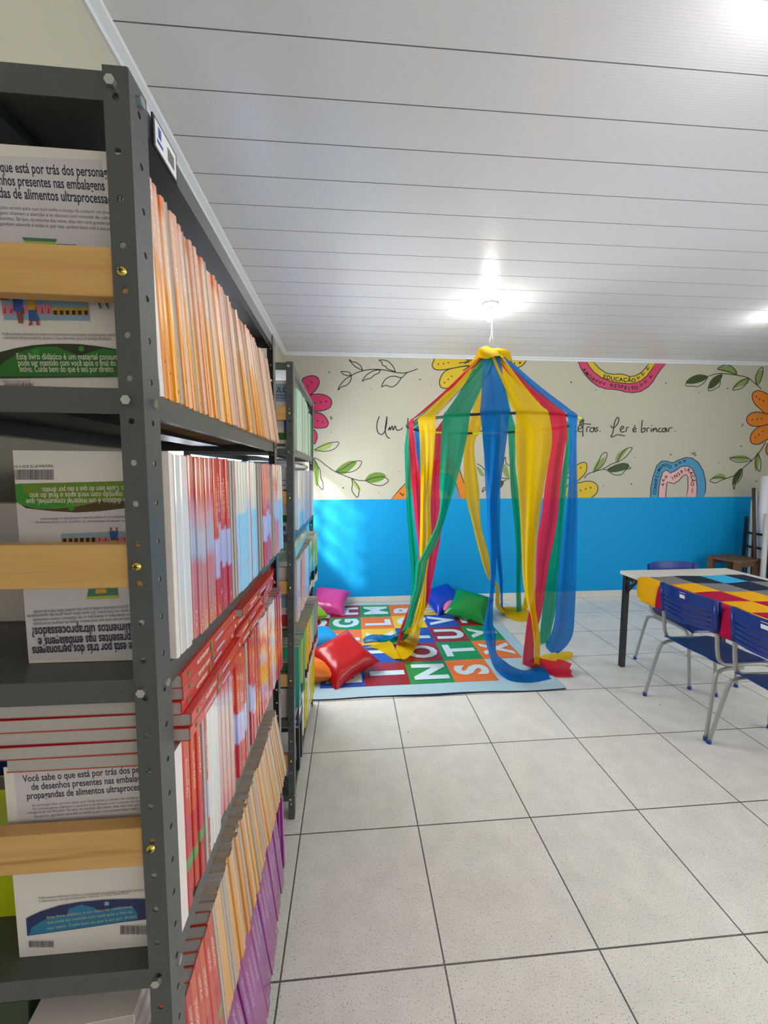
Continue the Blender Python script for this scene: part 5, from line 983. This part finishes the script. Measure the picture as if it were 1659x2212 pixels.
def chair(x, y, rz, label):
    root = empty('school_chair', T((x, y, 0)) @ RZ(rz), label, 'chair', 'blue school chairs around the work table')
    def put(k, name, par=None):
        o = bpy.data.objects.new(name, CH_M[k]); COL.objects.link(o); o.parent = par or root; return o
    s_ = put('seat', 'seat'); q = s_.modifiers.new('solid', 'SOLIDIFY'); q.thickness = .006; q.offset = -1
    bk = put('backrest', 'backrest'); put('sticker', 'sticker', bk)
    for k in ('-1', '1'): put('fcap'+k, 'foot_cap', put('side'+k, 'side_tube')); put('rcap'+k, 'foot_cap', put('leg'+k, 'leg'))
    return root
chair(2.507, 2.738, -math.pi/2, 'blue school chair at the far short end of the table, its back to the wall')
chair(2.212, 2.235, .02, 'blue school chair with a white sticker, under the near corner of the yellow cloth')
chair(2.212, 1.742, .0, 'blue school chair nearest the camera, cut by the right picture edge')

# ------------------------------------------------------------------ wooden stool and the rack of rolled charts in the right corner
WD = mat('brown_stool_wood', (.17, .085, .035), .5, noise=(14, .3))
st = empty('wooden_stool', T((4.42, 4.29, 0)) @ RZ(.25), 'low brown wooden stool against the blue wall beyond the table', 'stool')
m_ = MB(); m_.box(-.20, .20, -.17, .17, .495, .520, WD); m_.build('stool_top', st, bevel=.004)
for sx in (-1, 1):
    for sy in (-1, 1): m_ = MB(); m_.box(sx*.165-.028, sx*.165+.028, sy*.135-.028, sy*.135+.028, 0, .495, WD); m_.build('leg', st)
for a in (-.150, .125): m_ = MB(); m_.box(-.137, .137, a, a+.025, .44, .49, WD); m_.build('apron', st)
rk = empty('chart_rack', (4.80, 4.25, 0), 'black metal rack holding poles and rolled charts in the right corner', 'rack'); RKM = mat('black_rack_metal', (.010, .010, .012), .45)
for sx in (-.14, .34):
    for sy in (-.12, .16): m_ = MB(); m_.box(sx-.012, sx+.012, sy-.012, sy+.012, 0, .98, RKM); m_.build('post', rk)
for z in (.62, .78):
    m_ = MB(); m_.box(-.15, .35, -.132, -.112, z, z+.022, RKM); m_.box(-.15, .35, .152, .172, z, z+.022, RKM); m_.box(-.152, -.130, -.112, .152, z, z+.022, RKM); m_.box(.33, .352, -.112, .152, z, z+.022, RKM); m_.build('rail', rk)
def pole(p0, p1, r, material, label, cat, name): m_ = MB(); m_.tube([p0, p1], r, material, 14); return tag(m_.build(name), label, cat)
PW_ = mat('white_pole', (.60, .60, .55), .4); PBR = mat('dark_brown_pole', (.06, .035, .022), .5); PPR = mat('white_paper_roll', (.72, .73, .78), .6)
A = ony(1628, 1054, 4.32); B_ = ony(1631, 1240, 4.20); e = (B_-A); pole(B_+e*((.0-B_.z)/e.z), A, .016, PBR, 'dark brown wooden pole standing in the rack', 'pole', 'wooden_pole')
A = ony(1635, 1060, 4.36); B_ = ony(1632, 1240, 4.36); e = (B_-A); pole(B_+e*((.0-B_.z)/e.z), A, .015, PW_, 'slim white pole just right of the brown pole', 'pole', 'white_pole')
A = ony(1626, 1080, 4.40); B_ = ony(1617, 1240, 4.40); e = (B_-A); pole(B_+e*((.0-B_.z)/e.z), A, .017, PW_, 'white pole slanting left behind the brown pole', 'pole', 'white_pole')
A = ony(1657, 1110, 4.16); B_ = ony(1648, 1240, 4.10); e = (B_-A); pole(B_+e*((.0-B_.z)/e.z), A, .026, PW_, 'thick white tube leaning in front of the rolled chart', 'tube', 'white_tube')
A = ony(1657, 1028, 4.28); m_ = MB(); m_.tube([(A.x, A.y, .40), (A.x, A.y, A.z)], .052, PPR, 20); tag(m_.build('paper_roll'), 'wide roll of white paper standing upright in the rack', 'paper roll')
m_ = MB(); m_.box(4.88, 5.16, 4.46, 4.56, .0, .98, mat('black_case', (.008, .008, .010), .5)); tag(m_.build('display_board', bevel=.006), 'black board standing behind the rack of poles', 'board')
